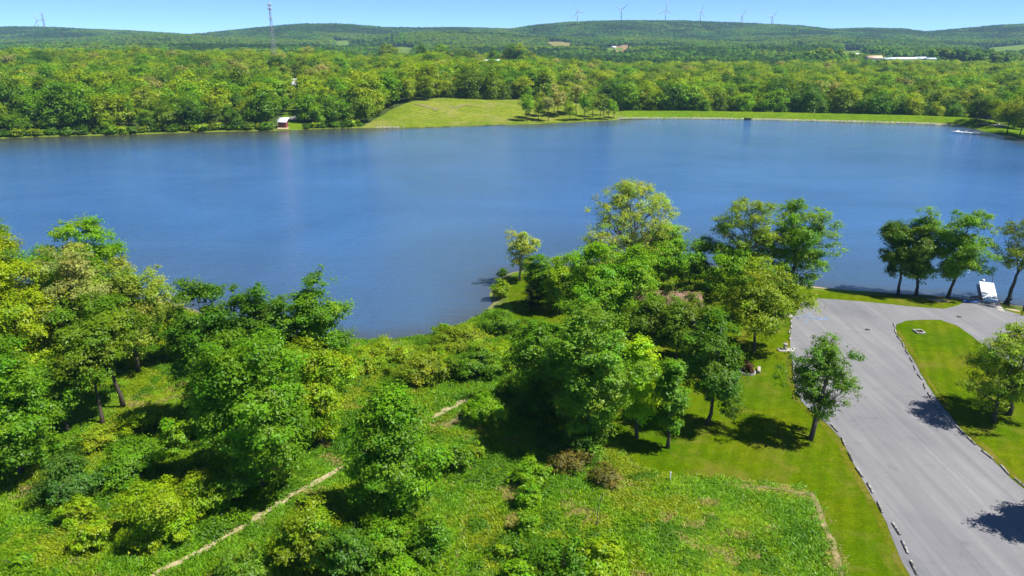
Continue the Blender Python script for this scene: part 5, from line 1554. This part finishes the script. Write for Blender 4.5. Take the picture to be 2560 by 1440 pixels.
for u, v, D, L, W, wh, rg, rm, lab, nw in ((2143, 137, 1750, 12, 9, 5, 8.5, 'white_roof', 'white farmhouse alone in the far green field', 3), (1036, 148.5, 1000, 9, 7, 3.5, 5.5, 'white_roof', 'small white roof peeping out of the wood before the green hill field', 2),
                                 (1196, 153, 960, 22, 12, 3.2, 5.0, 'white_roof', 'long white roof in the wood behind the grass slope', 3), (1232, 153.5, 975, 18, 11, 3.2, 5.0, 'white_roof', 'white roof beside the long white roof in the wood', 3), (1535, 118, 2500, 14, 10, 5, 8, 'white_roof', 'tiny white farmhouse by the brown field on the hill', 2)):
    p = np.array([(u - 1280) / F * D * CP, D, 0.0]); p[2] = float(height(p[:1], p[1:2])[0])
    house('farmhouse' if 'farmhouse' in lab else 'warehouse', (p[0], p[1], p[2]), R(4), L, W, wh, rg, M['grey_wall'], M[rm], lab, 'building', 0, nw)

# ------------------------------------------------------------------ dam: intake tower and riprap
q = at_z(1869, 300.2)
root = empty('intake_structure', (q[0], q[1], -0.5)); tag(root, 'dark concrete intake box standing in the water at the dam', 'intake')
mb = MB(); mb.box((0, 0, 0.9), (4.0, 2.4, 1.5)); mb.build('box', M['concrete_dark'], root, bevel=0.05)
mb = MB(); mb.box((0, 0, 1.72), (4.3, 2.7, 0.12)); mb.build('lid', M['iron'], root)
stones_v, stones_q, nn_ = [], [], 0
r = np.random.default_rng(61)
su = np.concatenate([r.uniform(1545, 2400, 1500), r.uniform(940, 1010, 60)])
sv = np.interp(su, [a for a, _ in far_shore_px[::-1]], [b_ for _, b_ in far_shore_px[::-1]])
mb = MB()
for u, v in zip(su, sv):
    q = at_z(u, v); k = 1 + r.uniform(-0.0015, 0.0035)
    x, y = q[0] * k, q[1] * k; s = r.uniform(0.25, 0.75)
    mb.box((x, y, max(0.0, float(0.33 * max(0, (y - q[1])))) + 0.12), (s * 1.3, s, s * 0.7), r.random() * 3, 0.65)
tag(mb.build('riprap', M['stone']), 'pale riprap stones along the waterline of the dam', 'stones', None, 'stuff')

# ------------------------------------------------------------------ far swimming dock
A, B = at_z(2378, 328, 0.4), at_z(2487, 335, 0.4)
d = (B - A)[:2]; L = float(np.linalg.norm(d)); ang = math.atan2(d[1], d[0])
root = empty('floating_dock', (A[0], A[1], 0), ang); tag(root, 'long thin white dock with three raised pads at the far beach', 'dock')
for k in range(6):
    mb = MB(); mb.box((L * (k + 0.5) / 6, 0, 0.35), (L / 6 - 0.08, 1.3, 0.3)); mb.build('walkway', M['white'], root)
for x in (0.20, 0.40, 0.60):
    mb = MB(); mb.box((L * x, -1.9, 0.40), (3.6, 2.5, 0.55), taper=0.92); mb.build('float_pad', M['white'], root, bevel=0.1)
    mb = MB(); mb.box((L * x - 1.2, 0.9, 0.75), (1.6, 0.5, 0.5)); mb.build('step', M['white'], root)

# ------------------------------------------------------------------ lattice towers
def lattice(name, base, H, w0, w1, label, mat, nsec=16, antennas=True, rad=0.09):
    root = empty(name, tuple(base), 0.35); tag(root, label, 'tower')
    def leg(k, z):
        a = k * 2 * math.pi / 3 + 0.3; w = (w0 + (w1 - w0) * min(1, z / (H * 0.85))) / math.sqrt(3)
        return np.array([math.cos(a) * w, math.sin(a) * w, z])
    zs = np.linspace(0, H, nsec + 1)
    for k in range(3):
        mb = MB(); mb.tube([leg(k, z) for z in zs], np.linspace(rad * 1.7, rad, nsec + 1), 6); mb.build('leg', mat, root)
    for k in range(3):
        mb = MB()
        for a, c in zip(zs[:-1], zs[1:]):
            mb.tube([leg(k, a), leg((k + 1) % 3, c)], rad * 0.55, 4, False); mb.tube([leg((k + 1) % 3, a), leg(k, c)], rad * 0.55, 4, False)
            mb.tube([leg(k, c), leg((k + 1) % 3, c)], rad * 0.55, 4, False)
        mb.build('bracing', mat, root)
    if antennas:
        for z, n, rr in ((H - 1.0, 9, 1.9), (H - 5.0, 9, 1.9), (H - 14.0, 6, 1.5)):
            mb = MB(); a_ = np.linspace(0, 2 * math.pi, 13); mb.tube(np.column_stack([np.cos(a_) * rr, np.sin(a_) * rr, 0 * a_ + z]), 0.07, 4, False)
            for k in range(3): mb.tube([leg(k, z), [math.cos(k * 2.094 + 0.3) * rr, math.sin(k * 2.094 + 0.3) * rr, z]], 0.07, 4, False)
            mb.build('antenna_ring', mat, root)
            for i in range(n):
                a = i * 2 * math.pi / n
                mb = MB(); mb.box((math.cos(a) * rr, math.sin(a) * rr, z), (0.2, 0.42, 2.3), a); mb.build('antenna', M['grey_wall'], root)
        mb = MB(); mb.tube([[0, 0, H], [0, 0, H + 3.5]], 0.05, 5); mb.build('lightning_rod', mat, root)
    return root
D = 780.0; x = (683 - 1280) / F * D * CP
zb = float(height(np.array([x]), np.array([D]))[0])
lattice('lattice_tower', (x, D, zb), top_z(D, 8) - zb, 8.0, 1.5, 'tall grey lattice phone tower rising above the far wood', M['galv'], 18, True, 0.14)
D = 4350.0; x = (119 - 1280) / F * D * CP; zb = float(height(np.array([x]), np.array([D]))[0])
lattice('lattice_tower', (x, D, zb), top_z(D, 32) - zb, 12.0, 6.0, 'faint lattice mast beside the lone wind turbine on the left ridge', M['galv'], 8, False, 0.9)

# ------------------------------------------------------------------ wind turbines
def turbine(u, hub_v, D, blade, yaw, spin, label):
    x = (u - 1280) / F * D * CP
    zb = float(height(np.array([x]), np.array([D]))[0]); zh = top_z(D, hub_v)
    Ht = zh - zb
    root = empty('wind_turbine', (x, D, zb), yaw); tag(root, label, 'wind turbine', 'wind turbines on the ridge')
    mb = MB(); mb.tube([[0, 0, -2], [0, 0, Ht * 0.5], [0, 0, Ht]], [2.6, 2.2, 1.6], 14); mb.build('tower', M['turbine'], root, True)
    mb = MB(); mb.box((0, 2.0, Ht + 0.8), (3.6, 10.0, 3.8), taper=0.85); mb.build('nacelle', M['turbine'], root, bevel=0.5)
    mb = MB(); mb.tube([[0, -2.6, Ht + 0.6], [0, -4.2, Ht + 0.6], [0, -5.6, Ht + 0.6]], [1.9, 1.7, 0.4], 12); mb.build('hub', M['turbine'], root, True)
    for k in range(3):
        a = spin + k * 2 * math.pi / 3
        t = np.linspace(0, 1, 9); ch = np.interp(t, [0, 0.06, 0.2, 1], [2.4, 2.8, 4.6, 1.6]); th = np.interp(t, [0, 0.1, 1], [1.7, 1.1, 0.35])
        V = []
        for tt, c_, h_ in zip(t, ch, th):
            rr = 1.2 + tt * blade
            for sx, sy in ((-0.35, 0), (0, -0.5), (0.65, 0), (0, 0.5)):
                lx, ly = sx * c_, sy * h_
                V.append([math.sin(a) * rr + math.cos(a) * lx, -4.0 + ly, Ht + 0.6 + math.cos(a) * rr - math.sin(a) * lx])
        Q = [[i * 4 + q, i * 4 + (q + 1) % 4, (i + 1) * 4 + (q + 1) % 4, (i + 1) * 4 + q] for i in range(8) for q in range(4)]
        mb = MB(); mb.add(np.array(V), Q + [[3, 2, 1, 0], [32, 33, 34, 35]]); mb.build('blade', M['turbine'], root, True)
turbine(105, 50, 4450, 46, R(20), R(-30), 'lone wind turbine on the left ridge beside a lattice mast')
for u, hv, sp_, yw, lab in ((1442, 29, -20, 15, 'first turbine of the row of six, at the ridge foot end'), (1550, 24, 55, -20, 'second turbine of the row of six on the ridge'), (1660, 25, 2, 5, 'third turbine of the row of six, one blade straight up'),
                            (1746, 27, 25, 25, 'fourth turbine of the row of six on the ridge'), (1848, 40, 35, 20, 'fifth turbine of the row of six, lower on the ridge'), (1923, 43, 42, 15, 'sixth and last turbine of the row of six')):
    turbine(u, hv, 4450, 47, R(yw), R(sp_), lab)

# ------------------------------------------------------------------ haze
hz = MB(); hz.box((0, 2550, 190), (10700, 5400, 410))
m = bpy.data.materials.new('haze'); m.use_nodes = True
nt = m.node_tree; nt.nodes.clear()
out = N(nt, 'ShaderNodeOutputMaterial'); pv_ = N(nt, 'ShaderNodeVolumePrincipled')
pv_.inputs['Density'].default_value = 0.00007
pv_.inputs['Color'].default_value = (0.42, 0.72, 1.0, 1)
pv_.inputs['Anisotropy'].default_value = 0.0
nt.links.new(pv_.outputs[0], out.inputs['Volume'])
o = hz.build('haze', m); tag(o, 'thin blue summer haze over the whole valley', 'haze', None, 'stuff')
